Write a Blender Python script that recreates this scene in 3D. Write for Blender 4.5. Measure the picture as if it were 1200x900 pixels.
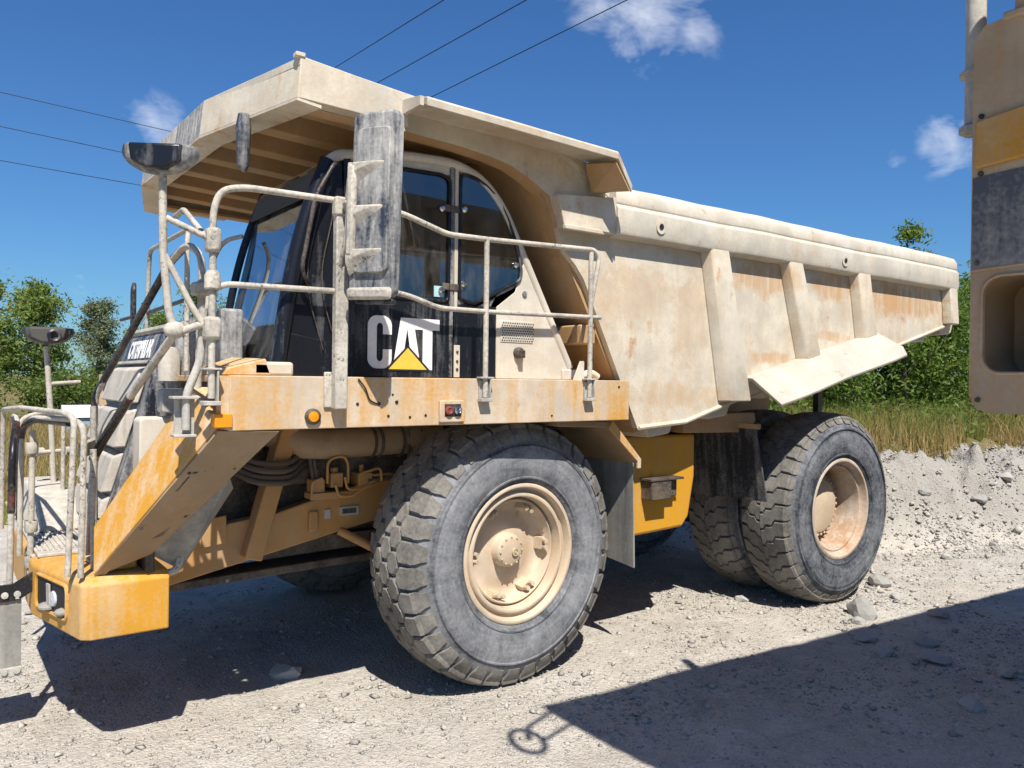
import bpy, bmesh, math, random
import numpy as np
from mathutils import Vector, Matrix, noise
random.seed(7); np.random.seed(7)
S = bpy.context.scene
COL = S.collection
for o in list(bpy.data.objects): bpy.data.objects.remove(o)

# ------------------------------------------------------------------ camera
CAM = Vector((-3.696, -6.751, 2.359)); YAW, PITCH, ROLL, FPX = 0.639, -0.004, 0.012, 922.5
fwd = Vector((math.sin(YAW)*math.cos(PITCH), math.cos(YAW)*math.cos(PITCH), math.sin(PITCH)))
rt = fwd.cross(Vector((0, 0, 1))).normalized(); up = rt.cross(fwd)
rt2 = rt*math.cos(ROLL)+up*math.sin(ROLL); up2 = up*math.cos(ROLL)-rt*math.sin(ROLL)
cd = bpy.data.cameras.new('camera'); cd.lens = 36*FPX/1200; cd.sensor_width = 36; cd.clip_end = 20000; cd.clip_start = .05
co = bpy.data.objects.new('camera', cd); COL.objects.link(co)
m = Matrix((rt2, up2, -fwd)).transposed().to_4x4(); m.translation = CAM; co.matrix_world = m
S.camera = co

# ------------------------------------------------------------------ sky, sun, exposure
SUN = Vector((-0.27, -0.64, 1.0)).normalized()          # towards the sun
ELEV = math.asin(SUN.z); AZ = math.atan2(SUN.x, SUN.y)
W = bpy.data.worlds.new('World'); S.world = W; W.use_nodes = True
wn = W.node_tree; wn.nodes.clear()
sky = wn.nodes.new('ShaderNodeTexSky'); sky.sky_type = 'NISHITA'; sky.sun_disc = False
sky.sun_elevation = ELEV; sky.sun_rotation = AZ; sky.air_density = 1.35; sky.dust_density = 0.12; sky.ozone_density = 4.5; sky.altitude = 300
bg = wn.nodes.new('ShaderNodeBackground'); bg.inputs[1].default_value = 0.068
wo = wn.nodes.new('ShaderNodeOutputWorld'); wn.links.new(bg.outputs[0], wo.inputs[0])
# thin fair-weather clouds: noise broken patches scattered over the whole sky
tc = wn.nodes.new('ShaderNodeTexCoord')
mp = wn.nodes.new('ShaderNodeMapping'); mp.inputs['Scale'].default_value = (10, 10, 17); wn.links.new(tc.outputs['Generated'], mp.inputs[0])
cn = wn.nodes.new('ShaderNodeTexNoise'); cn.inputs['Scale'].default_value = 1.1; cn.inputs['Detail'].default_value = 4; cn.inputs['Roughness'].default_value = .66; cn.inputs['Distortion'].default_value = .35
wn.links.new(mp.outputs[0], cn.inputs['Vector'])
def wmath(op, a, b=None):
    n = wn.nodes.new('ShaderNodeMath'); n.operation = op
    for i, v in enumerate((a, b)):
        if v is None: continue
        if isinstance(v, (int, float)): n.inputs[i].default_value = v
        else: wn.links.new(v, n.inputs[i])
    return n.outputs[0]
patch = None
CL = [((.655, .628, .425), .085, 1.1), ((.6095, .6661, .43), .05, .8), ((.6928, .5997, .4005), .05, .8), ((.8797, .3992, .2584), .048, 1.0), ((.859, .4485, .2472), .02, .5), ((.2017, .9385, .2802), .042, .8), ((.1359, .9847, .1088), .025, .5),
      ((-.7, .5, .45), .09, 1), ((.6, -.6, .4), .1, 1), ((-.6, -.6, .35), .08, .9)]
for d, r, s in CL:
    vd = wn.nodes.new('ShaderNodeVectorMath'); vd.operation = 'DISTANCE'; wn.links.new(tc.outputs['Generated'], vd.inputs[0]); vd.inputs[1].default_value = Vector(d).normalized()
    f = wmath('MULTIPLY', wmath('MAXIMUM', wmath('SUBTRACT', 1.0, wmath('DIVIDE', vd.outputs['Value'], r)), 0.0), s)
    patch = f if patch is None else wmath('MAXIMUM', patch, f)
dens = wmath('SUBTRACT', wmath('MULTIPLY', patch, 1.15), wmath('MULTIPLY', wmath('SUBTRACT', .62, cn.outputs['Fac']), 3.0))
gate = wmath('MINIMUM', wmath('MULTIPLY', patch, 2.6), 1.0)
dens = wmath('MINIMUM', wmath('MULTIPLY', wmath('MAXIMUM', wmath('MULTIPLY', dens, gate), 0), .6), .62)
mx = wn.nodes.new('ShaderNodeMixRGB'); wn.links.new(dens, mx.inputs[0]); hs = wn.nodes.new('ShaderNodeMixRGB'); hs.blend_type = 'MULTIPLY'; hs.inputs[0].default_value = 1; hs.inputs[2].default_value = (.38, .66, 1.0, 1); wn.links.new(sky.outputs[0], hs.inputs[1]); wn.links.new(hs.outputs[0], mx.inputs[1]); mx.inputs[2].default_value = (8.6, 9.0, 10.0, 1)
wn.links.new(mx.outputs[0], bg.inputs[0])
sl = bpy.data.lights.new('sun', 'SUN'); sl.energy = 4.6; sl.angle = math.radians(.53); sl.color = (1, .955, .88)
so = bpy.data.objects.new('sun', sl); COL.objects.link(so); so.rotation_euler = SUN.to_track_quat('Z', 'Y').to_euler(); so.location = SUN*60
S.view_settings.view_transform = 'Standard'; S.view_settings.look = 'None'; S.view_settings.gamma = 1; S.view_settings.exposure = 0.66
S.render.engine = 'CYCLES'; S.cycles.use_adaptive_sampling = True; S.cycles.adaptive_threshold = .025; S.cycles.max_bounces = 6; S.cycles.diffuse_bounces = 3; S.cycles.glossy_bounces = 3; S.cycles.transmission_bounces = 4; S.cycles.transparent_max_bounces = 12

# ------------------------------------------------------------------ materials
MATS = {}
class NT:
    def __init__(s, name):
        s.m = bpy.data.materials.new(name); s.m.use_nodes = True; s.t = s.m.node_tree; s.t.nodes.clear()
        s.out = s.t.nodes.new('ShaderNodeOutputMaterial'); MATS[name] = s.m
        s.tc = s.t.nodes.new('ShaderNodeTexCoord').outputs['Object']
    def set(s, inp, v):
        if v is None: return
        if hasattr(v, 'is_linked') or isinstance(v, bpy.types.NodeSocket): s.t.links.new(v, inp)
        elif isinstance(v, (tuple, list)): inp.default_value = (*v, 1) if len(v) == 3 and inp.type == 'RGBA' else v
        else: inp.default_value = v
    def math(s, op, a, b=0.0, c=None, clamp=False):
        n = s.t.nodes.new('ShaderNodeMath'); n.operation = op; n.use_clamp = clamp
        s.set(n.inputs[0], a); s.set(n.inputs[1], b)
        if c is not None: s.set(n.inputs[2], c)
        return n.outputs[0]
    def noise(s, scale, detail=4, rough=.55, stretch=None, off=0, dist=0, vec=None):
        v = vec or s.tc
        if stretch or off:
            mp = s.t.nodes.new('ShaderNodeMapping'); mp.inputs['Scale'].default_value = stretch or (1, 1, 1); mp.inputs['Location'].default_value = (off, off*.7, off*1.3)
            s.t.links.new(v, mp.inputs[0]); v = mp.outputs[0]
        n = s.t.nodes.new('ShaderNodeTexNoise'); n.inputs['Scale'].default_value = scale; n.inputs['Detail'].default_value = detail; n.inputs['Roughness'].default_value = rough; n.inputs['Distortion'].default_value = dist
        s.t.links.new(v, n.inputs['Vector']); return n.outputs['Fac']
    def ramp(s, f, a, b, lo=0., hi=1.):
        n = s.t.nodes.new('ShaderNodeMapRange'); n.interpolation_type = 'SMOOTHSTEP'
        s.set(n.inputs[0], f); n.inputs[1].default_value = a; n.inputs[2].default_value = b; n.inputs[3].default_value = lo; n.inputs[4].default_value = hi
        return n.outputs[0]
    def mix(s, f, a, b, mode='MIX'):
        n = s.t.nodes.new('ShaderNodeMixRGB'); n.blend_type = mode
        s.set(n.inputs[0], f); s.set(n.inputs[1], a); s.set(n.inputs[2], b); return n.outputs[0]
    def bump(s, h, strength=.3, dist=.01, normal=None):
        n = s.t.nodes.new('ShaderNodeBump'); n.inputs['Strength'].default_value = strength; n.inputs['Distance'].default_value = dist
        s.set(n.inputs['Height'], h)
        if normal: s.set(n.inputs['Normal'], normal)
        return n.outputs[0]
    def bsdf(s, col, rough=.7, normal=None, metal=0, spec=.5, **k):
        n = s.t.nodes.new('ShaderNodeBsdfPrincipled'); s.set(n.inputs['Base Color'], col); s.set(n.inputs['Roughness'], rough)
        s.set(n.inputs['Metallic'], metal); s.set(n.inputs['Specular IOR Level'], spec)
        if normal: s.set(n.inputs['Normal'], normal)
        for kk, v in k.items(): s.set(n.inputs[kk], v)
        s.t.links.new(n.outputs[0], s.out.inputs[0]); return n

def paint(name, base, dust=(.50, .43, .335), amt=.5, k=(1.2, 1.4, .5), rust=0., rough=(.45, .9), rustc=(.26, .11, .035), worn=None, stains=None, off=0, streak=(7, 7, .55), sc=1.1, base2=None):
    """paint under a coat of quarry dust: cloudy patches, run-down streaks, speckle, a little rust"""
    n = NT(name)
    big = n.noise(sc, 3, .6, off=off+3); st = n.noise(1.6, 4, .65, stretch=streak, off=off+11); fine = n.noise(45, 2, .6, off=off+5); mid = n.noise(7, 4, .7, off=off+9)
    f = n.math('MULTIPLY_ADD', n.math('SUBTRACT', big, .5), k[0]*2, amt)
    f = n.math('MULTIPLY_ADD', n.math('SUBTRACT', st, .5), k[1]*2, f)
    f = n.math('MULTIPLY_ADD', n.math('SUBTRACT', fine, .5), k[2]*2, f)
    f = n.math('MULTIPLY_ADD', n.math('SUBTRACT', mid, .5), k[2]*1.5, f, clamp=True)
    b = base
    if base2: b = n.mix(n.ramp(n.noise(.8, 5, .6, off=off+31), .42, .6), base, base2)
    dcol = n.mix(n.ramp(n.noise(3.2, 3, .65, off=off+21), .3, .7), tuple(c*.86 for c in dust), tuple(min(1, c*1.1) for c in dust))
    col = n.mix(f, b, dcol)
    if stains:
        sm = None
        for c_, r_, a_ in stains:
            mp_ = n.t.nodes.new('ShaderNodeMapping'); mp_.inputs['Scale'].default_value = tuple(1/q for q in r_); mp_.inputs['Location'].default_value = tuple(-p/q for p, q in zip(c_, r_)); n.t.links.new(n.tc, mp_.inputs[0])
            vl_ = n.t.nodes.new('ShaderNodeVectorMath'); vl_.operation = 'LENGTH'; n.t.links.new(mp_.outputs[0], vl_.inputs[0])
            e_ = n.math('MULTIPLY', n.ramp(n.math('ADD', vl_.outputs['Value'], n.math('MULTIPLY', n.math('SUBTRACT', mid, .5), 1.6)), 1.15, .55), a_); sm = e_ if sm is None else n.math('MAXIMUM', sm, e_)
        col = n.mix(n.math('MULTIPLY', sm, n.ramp(st, .25, .6)), col, (.50, .29, .13))
    if worn: col = n.mix(n.math('MULTIPLY', n.ramp(n.noise(34 if 'rail' in name else 14, 4, .7, off=off+41), .57 if 'rail' in name else .66, .62 if 'rail' in name else .70), n.ramp(n.noise(3.5, 3, .6, off=off+47), .48, .62) if 'rail' in name else 1.0), col, worn)
    if rust:
        rn = n.math('ADD', n.math('MULTIPLY', n.noise(2.4, 6, .72, off=off+51), .7), n.math('MULTIPLY', n.noise(1.3, 2, .6, stretch=(6, 6, .8), off=off+61), .3))
        col = n.mix(n.math('MULTIPLY', n.ramp(rn, .62-rust*.2, .70-rust*.1), .75), col, n.mix(fine, rustc, tuple(c*1.9 for c in rustc)))
    r = n.math('MULTIPLY_ADD', f, rough[1]-rough[0], rough[0])
    n.bsdf(col, r, n.bump(n.math('ADD', fine, n.math('MULTIPLY', mid, .8)), .22, .006), spec=.35)
    return n.m
paint('body_paint', (.50, .30, .13), (.585, .525, .42), .88, (.45, .45, .35), .10, rustc=(.30, .16, .075), off=1, sc=.9, stains=[((5.8, -1.95, 3.38), (1.0, 1, .22), .95), ((3.0, -1.95, 3.40), (.55, 1, .20), .75), ((4.2, -1.95, 3.42), (.42, 1, .17), .8), ((3.1, -1.95, 2.62), (.5, 1, .07), .7), ((4.2, -1.95, 2.88), (.45, 1, .06), .7), ((1.7, -1.95, 2.25), (.7, 1, .12), .5), ((1.2, -1.95, 3.1), (.6, 1, .3), .35), ((1.9, -1.95, 2.9), (.25, 1, .5), .35)])
paint('canopy_paint', (.50, .33, .17), (.60, .545, .445), .86, (.6, .5, .35), .46, rustc=(.33, .15, .05), off=7)
paint('underbody_paint', (.44, .235, .085), (.45, .325, .20), .50, (.6, .6, .4), .12, off=13)
paint('yellow_paint', (.56, .29, .06), (.55, .46, .355), .58, (1.0, 1.1, .5), .12, off=19)
paint('bumper_yellow', (.55, .265, .025), (.56, .43, .27), .14, (.6, .7, .45), .02, off=42, worn=(.40, .27, .12))
paint('fender_yellow', (.56, .275, .03), (.58, .47, .35), .28, (1.1, 1.0, .5), .06, off=44)
paint('pale_rail', (.52, .36, .20), (.55, .505, .42), .92, (.4, .45, .5), .12, off=45)
paint('deflector_paint', (.44, .36, .26), (.47, .43, .37), .8, (.4, .4, .6), .04, off=48, worn=(.25, .23, .2))
paint('reflector_paint', (.50, .235, .02), (.45, .33, .20), .22, (1.0, .6, .5), .12, off=49)
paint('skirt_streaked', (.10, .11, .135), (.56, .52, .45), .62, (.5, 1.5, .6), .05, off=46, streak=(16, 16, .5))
paint('frame_paint', (.47, .225, .05), (.40, .28, .16), .40, (.8, .7, .4), .05, off=25)
paint('fender_under', (.30, .17, .07), (.33, .25, .165), .68, (.7, .6, .4), .15, worn=(.16, .14, .12), off=29)
paint('rail_paint', (.13, .125, .12), (.52, .47, .39), .80, (.5, .3, .7), .0, worn=(.10, .10, .105), off=33, streak=(9, 9, 2))
paint('rail_black', (.012, .012, .014), (.30, .24, .20), .06, (.5, .3, .4), .5, rough=(.35, .8), off=37, rustc=(.10, .03, .018))
paint('cab_black', (.010, .011, .015), (.28, .28, .28), -.04, (.6, .9, .15), 0, rough=(.28, .85), off=43)
paint('hood_black', (.016, .018, .024), (.36, .35, .34), .34, (.8, 1.6, .5), 0, rough=(.35, .85), off=47)
paint('mirror_back', (.035, .042, .06), (.48, .46, .42), .50, (1.4, .9, .35), 0, rough=(.4, .9), off=53, streak=(14, 14, 2))
paint('cab_beige', (.50, .40, .26), (.60, .55, .47), .8, (.6, .5, .3), .0, off=59)
paint('wheel_paint', (.50, .34, .18), (.56, .465, .355), .78, (.6, .4, .35), .06, off=63)
paint('rear_rim_paint', (.33, .165, .065), (.50, .43, .35), .55, (1.1, .8, .5), .5, off=64)
paint('rubber_flap', (.022, .023, .026), (.23, .22, .21), .22, (.6, 1.2, .5), 0, rough=(.6, .95), off=67)
paint('grey_flap', (.10, .10, .10), (.30, .285, .25), .72, (.4, .9, .3), 0, off=69)
paint('grille_dust', (.20, .18, .15), (.50, .455, .385), .85, (.5, .8, .4), 0, off=71)
paint('dark_steel', (.03, .027, .025), (.22, .17, .12), .30, (.8, .4, .5), .2, off=77)
paint('galvanised', (.26, .255, .24), (.50, .465, .40), .66, (.6, .7, .6), 0, rough=(.4, .8), off=79, streak=(20, 20, 3))
paint('machine_paint', (.40, .215, .075), (.42, .325, .23), .52, (1.1, .9, .5), .28, off=83)
paint('machine_grey', (.08, .085, .10), (.36, .335, .30), .48, (1.6, .9, .6), .05, off=87)
paint('tank_yellow', (.60, .29, .02), (.46, .29, .11), .16, (.7, .9, .3), .24, rustc=(.10, .055, .03), off=91)

def rubber(name, base, dust, amt, off):
    n = NT(name)
    big = n.noise(2.2, 6, .65, off=off); fine = n.noise(38, 4, .65, off=off+4); mid = n.noise(9, 6, .7, off=off+8, dist=.6)
    f = n.math('MULTIPLY_ADD', n.math('SUBTRACT', big, .5), 1.7, amt); f = n.math('MULTIPLY_ADD', n.math('SUBTRACT', fine, .5), .9, f); f = n.math('MULTIPLY_ADD', n.math('SUBTRACT', mid, .5), 1.1, f, clamp=True)
    if 'tread' not in name:
        sp = n.t.nodes.new('ShaderNodeSeparateXYZ'); n.t.links.new(n.tc, sp.inputs[0])
        rr = n.math('SQRT', n.math('ADD', n.math('POWER', sp.outputs[0], 2.0), n.math('POWER', sp.outputs[2], 2.0))); an = n.math('ARCTAN2', sp.outputs[2], sp.outputs[0])
        cb = n.t.nodes.new('ShaderNodeCombineXYZ'); n.t.links.new(n.math('MULTIPLY', rr, 26.0), cb.inputs[0]); n.t.links.new(n.math('MULTIPLY', an, 2.2), cb.inputs[1])
        cb2 = n.t.nodes.new('ShaderNodeCombineXYZ'); n.t.links.new(n.math('MULTIPLY', rr, 4.0), cb2.inputs[0]); n.t.links.new(n.math('MULTIPLY', an, 24.0), cb2.inputs[1])
        f = n.math('MULTIPLY_ADD', n.math('SUBTRACT', n.noise(1.0, 4, .7, vec=cb.outputs[0], dist=.6), .5), .8, f); f = n.math('MULTIPLY_ADD', n.math('SUBTRACT', n.noise(1.0, 4, .7, vec=cb2.outputs[0], dist=.8), .5), .5, f)
        f = n.math('ADD', f, n.ramp(rr, .70, .54, 0, -.35)); f = n.math('ADD', f, n.ramp(n.math('ABSOLUTE', n.math('SUBTRACT', rr, .845)), .035, .0, 0, -.30), clamp=True)
    col = n.mix(f, base, dust)
    n.bsdf(col, .88, n.bump(n.math('ADD', fine, mid), .35, .006), spec=.25)
rubber('tyre_side', (.060, .063, .070), (.285, .288, .295), .62, 3)
rubber('tyre_tread', (.060, .058, .054), (.27, .25, .22), .55, 9)
rubber('tyre_rear', (.032, .037, .047), (.26, .265, .28), .44, 15)
def flat(name, col, rough=.5, metal=0, **k):
    n = NT(name); fn = n.noise(30, 4, .6); n.bsdf(n.mix(fn, tuple(c*.8 for c in col), tuple(min(1, c*1.15) for c in col)), rough, n.bump(fn, .1, .003), metal, **k); return n.m
flat('white_print', (.80, .79, .77), .6); flat('logo_yellow', (.70, .48, .06), .6); flat('logo_black', (.012, .012, .014), .6)
flat('amber_lens', (.80, .27, .01), .25); flat('red_plug', (.22, .05, .04), .5); flat('chrome', (.6, .6, .6), .2, 1); flat('lens_clear', (.55, .56, .58), .15); flat('seat_fabric', (.075, .072, .07), .9)
flat('orange_reflector', (.72, .36, .05), .5); flat('sticker_blue', (.42, .60, .66), .6); flat('hose', (.10, .08, .065), .7); flat('decal', (.45, .43, .40), .7)
flat('visor_grey', (.075, .07, .062), .8); flat('cable', (.012, .012, .014), .6); flat('pole_wood', (.16, .12, .09), .9); flat('insulator', (.25, .22, .20), .4); flat('roof_white', (.70, .70, .70), .7); flat('shed_blue', (.30, .42, .50), .7)
def glass(name, tint, dust, refl=.03):
    n = NT(name); t = n.t
    tr = t.nodes.new('ShaderNodeBsdfTransparent'); tr.inputs[0].default_value = (*tint, 1)
    gl = t.nodes.new('ShaderNodeBsdfGlossy'); gl.inputs['Roughness'].default_value = .03; gl.inputs[0].default_value = (.9, .95, 1, 1)
    df = t.nodes.new('ShaderNodeBsdfDiffuse'); df.inputs[0].default_value = (.40, .38, .34, 1)
    fr = t.nodes.new('ShaderNodeFresnel'); fr.inputs[0].default_value = 1.52
    m1 = t.nodes.new('ShaderNodeMixShader'); t.links.new(n.math('ADD', fr.outputs[0], refl), m1.inputs[0]); t.links.new(tr.outputs[0], m1.inputs[1]); t.links.new(gl.outputs[0], m1.inputs[2])
    m2 = t.nodes.new('ShaderNodeMixShader'); f = n.math('MULTIPLY', n.ramp(n.noise(2.5, 6, .65, stretch=(3, 3, 1)), .35, .8), dust); t.links.new(f, m2.inputs[0]); t.links.new(m1.outputs[0], m2.inputs[1]); t.links.new(df.outputs[0], m2.inputs[2])
    t.links.new(m2.outputs[0], n.out.inputs[0])
glass('cab_glass', (.42, .47, .50), .16, .06); glass('windscreen_glass', (.74, .84, .86), .22, .34)
def leafmat(name, a, b, trans=.35):
    n = NT(name); t = n.t
    oi = n.noise(1.1, 4, .6); o2 = n.noise(23, 2, .5)
    c = n.mix(n.ramp(n.math('ADD', n.math('MULTIPLY', oi, .6), n.math('MULTIPLY', o2, .4)), .3, .7), a, b)
    df = t.nodes.new('ShaderNodeBsdfPrincipled'); t.links.new(c, df.inputs['Base Color']); df.inputs['Roughness'].default_value = .55; df.inputs['Specular IOR Level'].default_value = .3
    tl = t.nodes.new('ShaderNodeBsdfTranslucent'); t.links.new(n.mix(.5, c, (.16, .22, .02)), tl.inputs[0])
    mxs = t.nodes.new('ShaderNodeMixShader'); mxs.inputs[0].default_value = trans; t.links.new(df.outputs[0], mxs.inputs[1]); t.links.new(tl.outputs[0], mxs.inputs[2]); t.links.new(mxs.outputs[0], n.out.inputs[0])
leafmat('leaf_bush', (.07, .145, .022), (.20, .28, .05), .45); leafmat('leaf_tree', (.13, .20, .04), (.27, .33, .085), .45); leafmat('leaf_grey', (.11, .145, .06), (.27, .30, .18), .4); leafmat('leaf_hedge', (.08, .14, .025), (.18, .24, .05), .4)
leafmat('grass_dry', (.34, .22, .08), (.56, .42, .19), .45); leafmat('grass_green', (.15, .17, .035), (.34, .33, .09), .45)
n = NT('bark'); bn = n.noise(14, 6, .7, stretch=(3, 3, .6)); n.bsdf(n.mix(bn, (.05, .04, .03), (.17, .14, .11)), .9, n.bump(bn, .6, .02))
# ground: pale crushed limestone, dirt; grass where the 'grass' attribute says so
n = NT('ground')
at = n.t.nodes.new('ShaderNodeAttribute'); at.attribute_name = 'grass'
b1 = n.noise(.55, 6, .6); b2 = n.noise(5, 6, .65); b3 = n.noise(42, 4, .7); b4 = n.noise(130, 2, .6)
vo = n.t.nodes.new('ShaderNodeTexVoronoi'); vo.inputs['Scale'].default_value = 55; n.t.links.new(n.tc, vo.inputs['Vector'])
vo2 = n.t.nodes.new('ShaderNodeTexVoronoi'); vo2.inputs['Scale'].default_value = 21; n.t.links.new(n.tc, vo2.inputs['Vector'])
g = n.mix(n.ramp(b1, .3, .7), (.45, .40, .33), (.525, .475, .40)); g = n.mix(n.ramp(b2, .35, .72, 0, .6), g, (.33, .295, .25))
g = n.mix(n.ramp(n.noise(1.5, 4, .62, off=4, dist=.8), .50, .66, 0, .55), g, (.60, .56, .495)); g = n.mix(n.ramp(n.noise(1.1, 4, .62, off=9, dist=.6), .54, .70, 0, .55), g, (.27, .235, .19)); g = n.mix(n.math('MULTIPLY', n.ramp(b3, .45, .75), .5), g, (.58, .545, .49)); g = n.mix(n.math('MULTIPLY', n.ramp(b4, .5, .8), .5), g, (.22, .20, .175))
sep = n.t.nodes.new('ShaderNodeSeparateColor'); n.t.links.new(vo.outputs['Color'], sep.inputs[0])
g = n.mix(.22, g, n.mix(sep.outputs[0], (.30, .28, .25), (.62, .59, .54)))
ab = n.t.nodes.new('ShaderNodeAttribute'); ab.attribute_name = 'spoil'
g = n.mix(n.math('MULTIPLY', ab.outputs['Fac'], .75), g, n.mix(b3, (.21, .20, .18), (.37, .35, .315)))
gr = n.mix(n.ramp(n.noise(.35, 5, .6), .35, .65), (.22, .16, .07), (.12, .12, .04))
g = n.mix(n.ramp(n.math('ADD', at.outputs['Fac'], n.math('MULTIPLY', n.math('SUBTRACT', b2, .5), .5)), .35, .65), g, gr)
h = n.math('ADD', n.math('MULTIPLY', vo.outputs['Distance'], -.5), n.math('ADD', n.math('MULTIPLY', b3, .7), n.math('MULTIPLY', vo2.outputs['Distance'], -.5)))
n.bsdf(g, .95, n.bump(h, .75, .03), spec=.15)
def stone(name, a, b, off):
    n = NT(name); f = n.noise(11, 6, .7, off=off); f2 = n.noise(70, 3, .6, off=off); at = n.t.nodes.new('ShaderNodeAttribute'); at.attribute_name = 'tone'
    c = n.mix(n.ramp(n.math('MULTIPLY_ADD', f, .5, n.math('MULTIPLY', at.outputs['Fac'], .6)), .15, .85), a, b)
    n.bsdf(c, .92, n.bump(n.math('ADD', f, f2), .5, .01), spec=.2)
stone('stone', (.27, .25, .22), (.46, .43, .38), 1); stone('rock', (.22, .215, .20), (.40, .385, .355), 5)

# ------------------------------------------------------------------ mesh helpers
def V(*a): return Vector(a)
class B:
    def __init__(s): s.v = []; s.f = []
    def add(s, vs, fs):
        o = len(s.v); s.v += [tuple(v) for v in vs]; s.f += [tuple(i+o for i in f) for f in fs]; return s
    def box(s, x0, x1, y0, y1, z0, z1):
        return s.add([(x, y, z) for x in (x0, x1) for y in (y0, y1) for z in (z0, z1)], [(0, 1, 3, 2), (4, 6, 7, 5), (0, 4, 5, 1), (2, 3, 7, 6), (0, 2, 6, 4), (1, 5, 7, 3)])
    def loft(s, loops, cap=True):
        k = len(loops[0]); vs = [p for l in loops for p in l]; fs = []
        for a in range(len(loops)-1):
            for i in range(k):
                j = (i+1) % k; fs.append((a*k+i, a*k+j, (a+1)*k+j, (a+1)*k+i))
        if cap: fs += [tuple(range(k))[::-1], tuple((len(loops)-1)*k+i for i in range(k))]
        return s.add(vs, fs)
    def prism(s, poly, a, b, ax='y'):
        f = {'y': lambda p, t: (p[0], t, p[1]), 'x': lambda p, t: (t, p[0], p[1]), 'z': lambda p, t: (p[0], p[1], t)}[ax]
        return s.loft([[f(p, a) for p in poly], [f(p, b) for p in poly]])
    def slab(s, quad, t):
        """3-D polygon given thickness t along its normal"""
        q = [Vector(p) for p in quad]; nn = (q[1]-q[0]).cross(q[2]-q[0]).normalized()*t
        return s.loft([q, [p+nn for p in q]])
    def bar(s, p0, p1, w, h, upv=(0, 0, 1)):
        p0, p1 = Vector(p0), Vector(p1); d = (p1-p0).normalized(); sd = d.cross(Vector(upv)); sd = (sd if sd.length > 1e-4 else d.cross(V(1, 0, 0))).normalized(); u = sd.cross(d)
        f = lambda p: [p+sd*a*w/2+u*b*h/2 for a, b in ((-1, -1), (1, -1), (1, 1), (-1, 1))]
        return s.loft([f(p0), f(p1)])
    def tube(s, pts, r, n=10, fillet=0, rs=None, closed=False):
        pts = [Vector(p) for p in pts]
        if fillet: pts = rnd(pts, fillet); rs = None
        loops = []; prev = None
        for i, p in enumerate(pts):
            d = ((pts[i+1]-p).normalized() if i < len(pts)-1 else V(0, 0, 0))+((p-pts[i-1]).normalized() if i else V(0, 0, 0)); d.normalize()
            if prev is None: a = d.cross(V(0, 0, 1)); a = a if a.length > 1e-3 else d.cross(V(1, 0, 0))
            else: a = prev-d*prev.dot(d)
            a.normalize(); prev = a; b = d.cross(a); rr = rs[i] if rs else r
            loops.append([p+(a*math.cos(2*math.pi*k/n)+b*math.sin(2*math.pi*k/n))*rr for k in range(n)])
        return s.loft(loops)
    def cyl(s, p0, p1, r, n=16, r2=None):
        return s.tube([p0, p1], r, n, rs=[r, r if r2 is None else r2])
    def lathe(s, prof, c, n=48, ax=(0, 1, 0), closed=False):
        ax = Vector(ax).normalized(); u = ax.orthogonal().normalized() if abs(ax.y) < .99 else V(1, 0, 0); w = ax.cross(u); c = Vector(c)
        k = len(prof); vs = []; fs = []
        for i in range(n):
            t = 2*math.pi*i/n; rd = u*math.cos(t)+w*math.sin(t)
            vs += [c+rd*r+ax*a for r, a in prof]
        for i in range(n):
            j = (i+1) % n
            for q in range(k if closed else k-1):
                q2 = (q+1) % k; fs.append((i*k+q, j*k+q, j*k+q2, i*k+q2))
        return s.add(vs, fs)
    def ball(s, c, r, sc=(1, 1, 1), n=12, mth=7):
        c = Vector(c); loops = []
        for i in range(mth+1):
            a = -math.pi/2+math.pi*i/mth; rr = max(math.cos(a), .02)
            loops.append([c+V(math.cos(2*math.pi*k/n)*rr*r*sc[0], math.sin(2*math.pi*k/n)*rr*r*sc[1], math.sin(a)*r*sc[2]) for k in range(n)])
        return s.loft(loops)
    def xf(s, M, start=0):
        for i in range(start, len(s.v)): s.v[i] = tuple(M @ Vector(s.v[i]))
        return s
    def build(s, name, mat, parent=None, bevel=0, smooth=40, kind=None, seg=2, label=None):
        me = bpy.data.meshes.new(name); me.from_pydata(s.v, [], s.f)
        bm = bmesh.new(); bm.from_mesh(me); bmesh.ops.recalc_face_normals(bm, faces=bm.faces); bm.to_mesh(me); bm.free()
        me.materials.append(MATS[mat])
        if smooth: 
            me.polygons.foreach_set('use_smooth', [True]*len(me.polygons)); me.set_sharp_from_angle(angle=math.radians(smooth))
        o = bpy.data.objects.new(name, me); COL.objects.link(o); o.parent = parent
        if bevel:
            b = o.modifiers.new('bevel', 'BEVEL'); b.width = bevel; b.segments = seg; b.limit_method = 'ANGLE'; b.angle_limit = math.radians(35); b.harden_normals = False
        if kind: o['kind'] = kind
        if label: o['label'] = label
        return o
def rnd(pts, rad, seg=5):
    out = [pts[0]]
    for i in range(1, len(pts)-1):
        a, b, c = pts[i-1], pts[i], pts[i+1]; u = (a-b); w = (c-b); r = min(rad, u.length*.48, w.length*.48); p0 = b+u.normalized()*r; p1 = b+w.normalized()*r
        for k in range(seg+1):
            t = k/seg; out.append(p0*(1-t)**2+b*2*t*(1-t)+p1*t*t)
    out.append(pts[-1]); return out
def rrect(x0, x1, z0, z1, r, n=5):
    out = []
    for cx, cz, a0 in ((x1-r, z1-r, 0), (x0+r, z1-r, 90), (x0+r, z0+r, 180), (x1-r, z0+r, 270)):
        for k in range(n+1):
            a = math.radians(a0+90*k/n); out.append((cx+r*math.cos(a), cz+r*math.sin(a)))
    return out
def empty(name, loc, label, cat, group=None):
    o = bpy.data.objects.new(name, None); COL.objects.link(o); o.location = loc; tag(o, label, cat, group); return o
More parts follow.
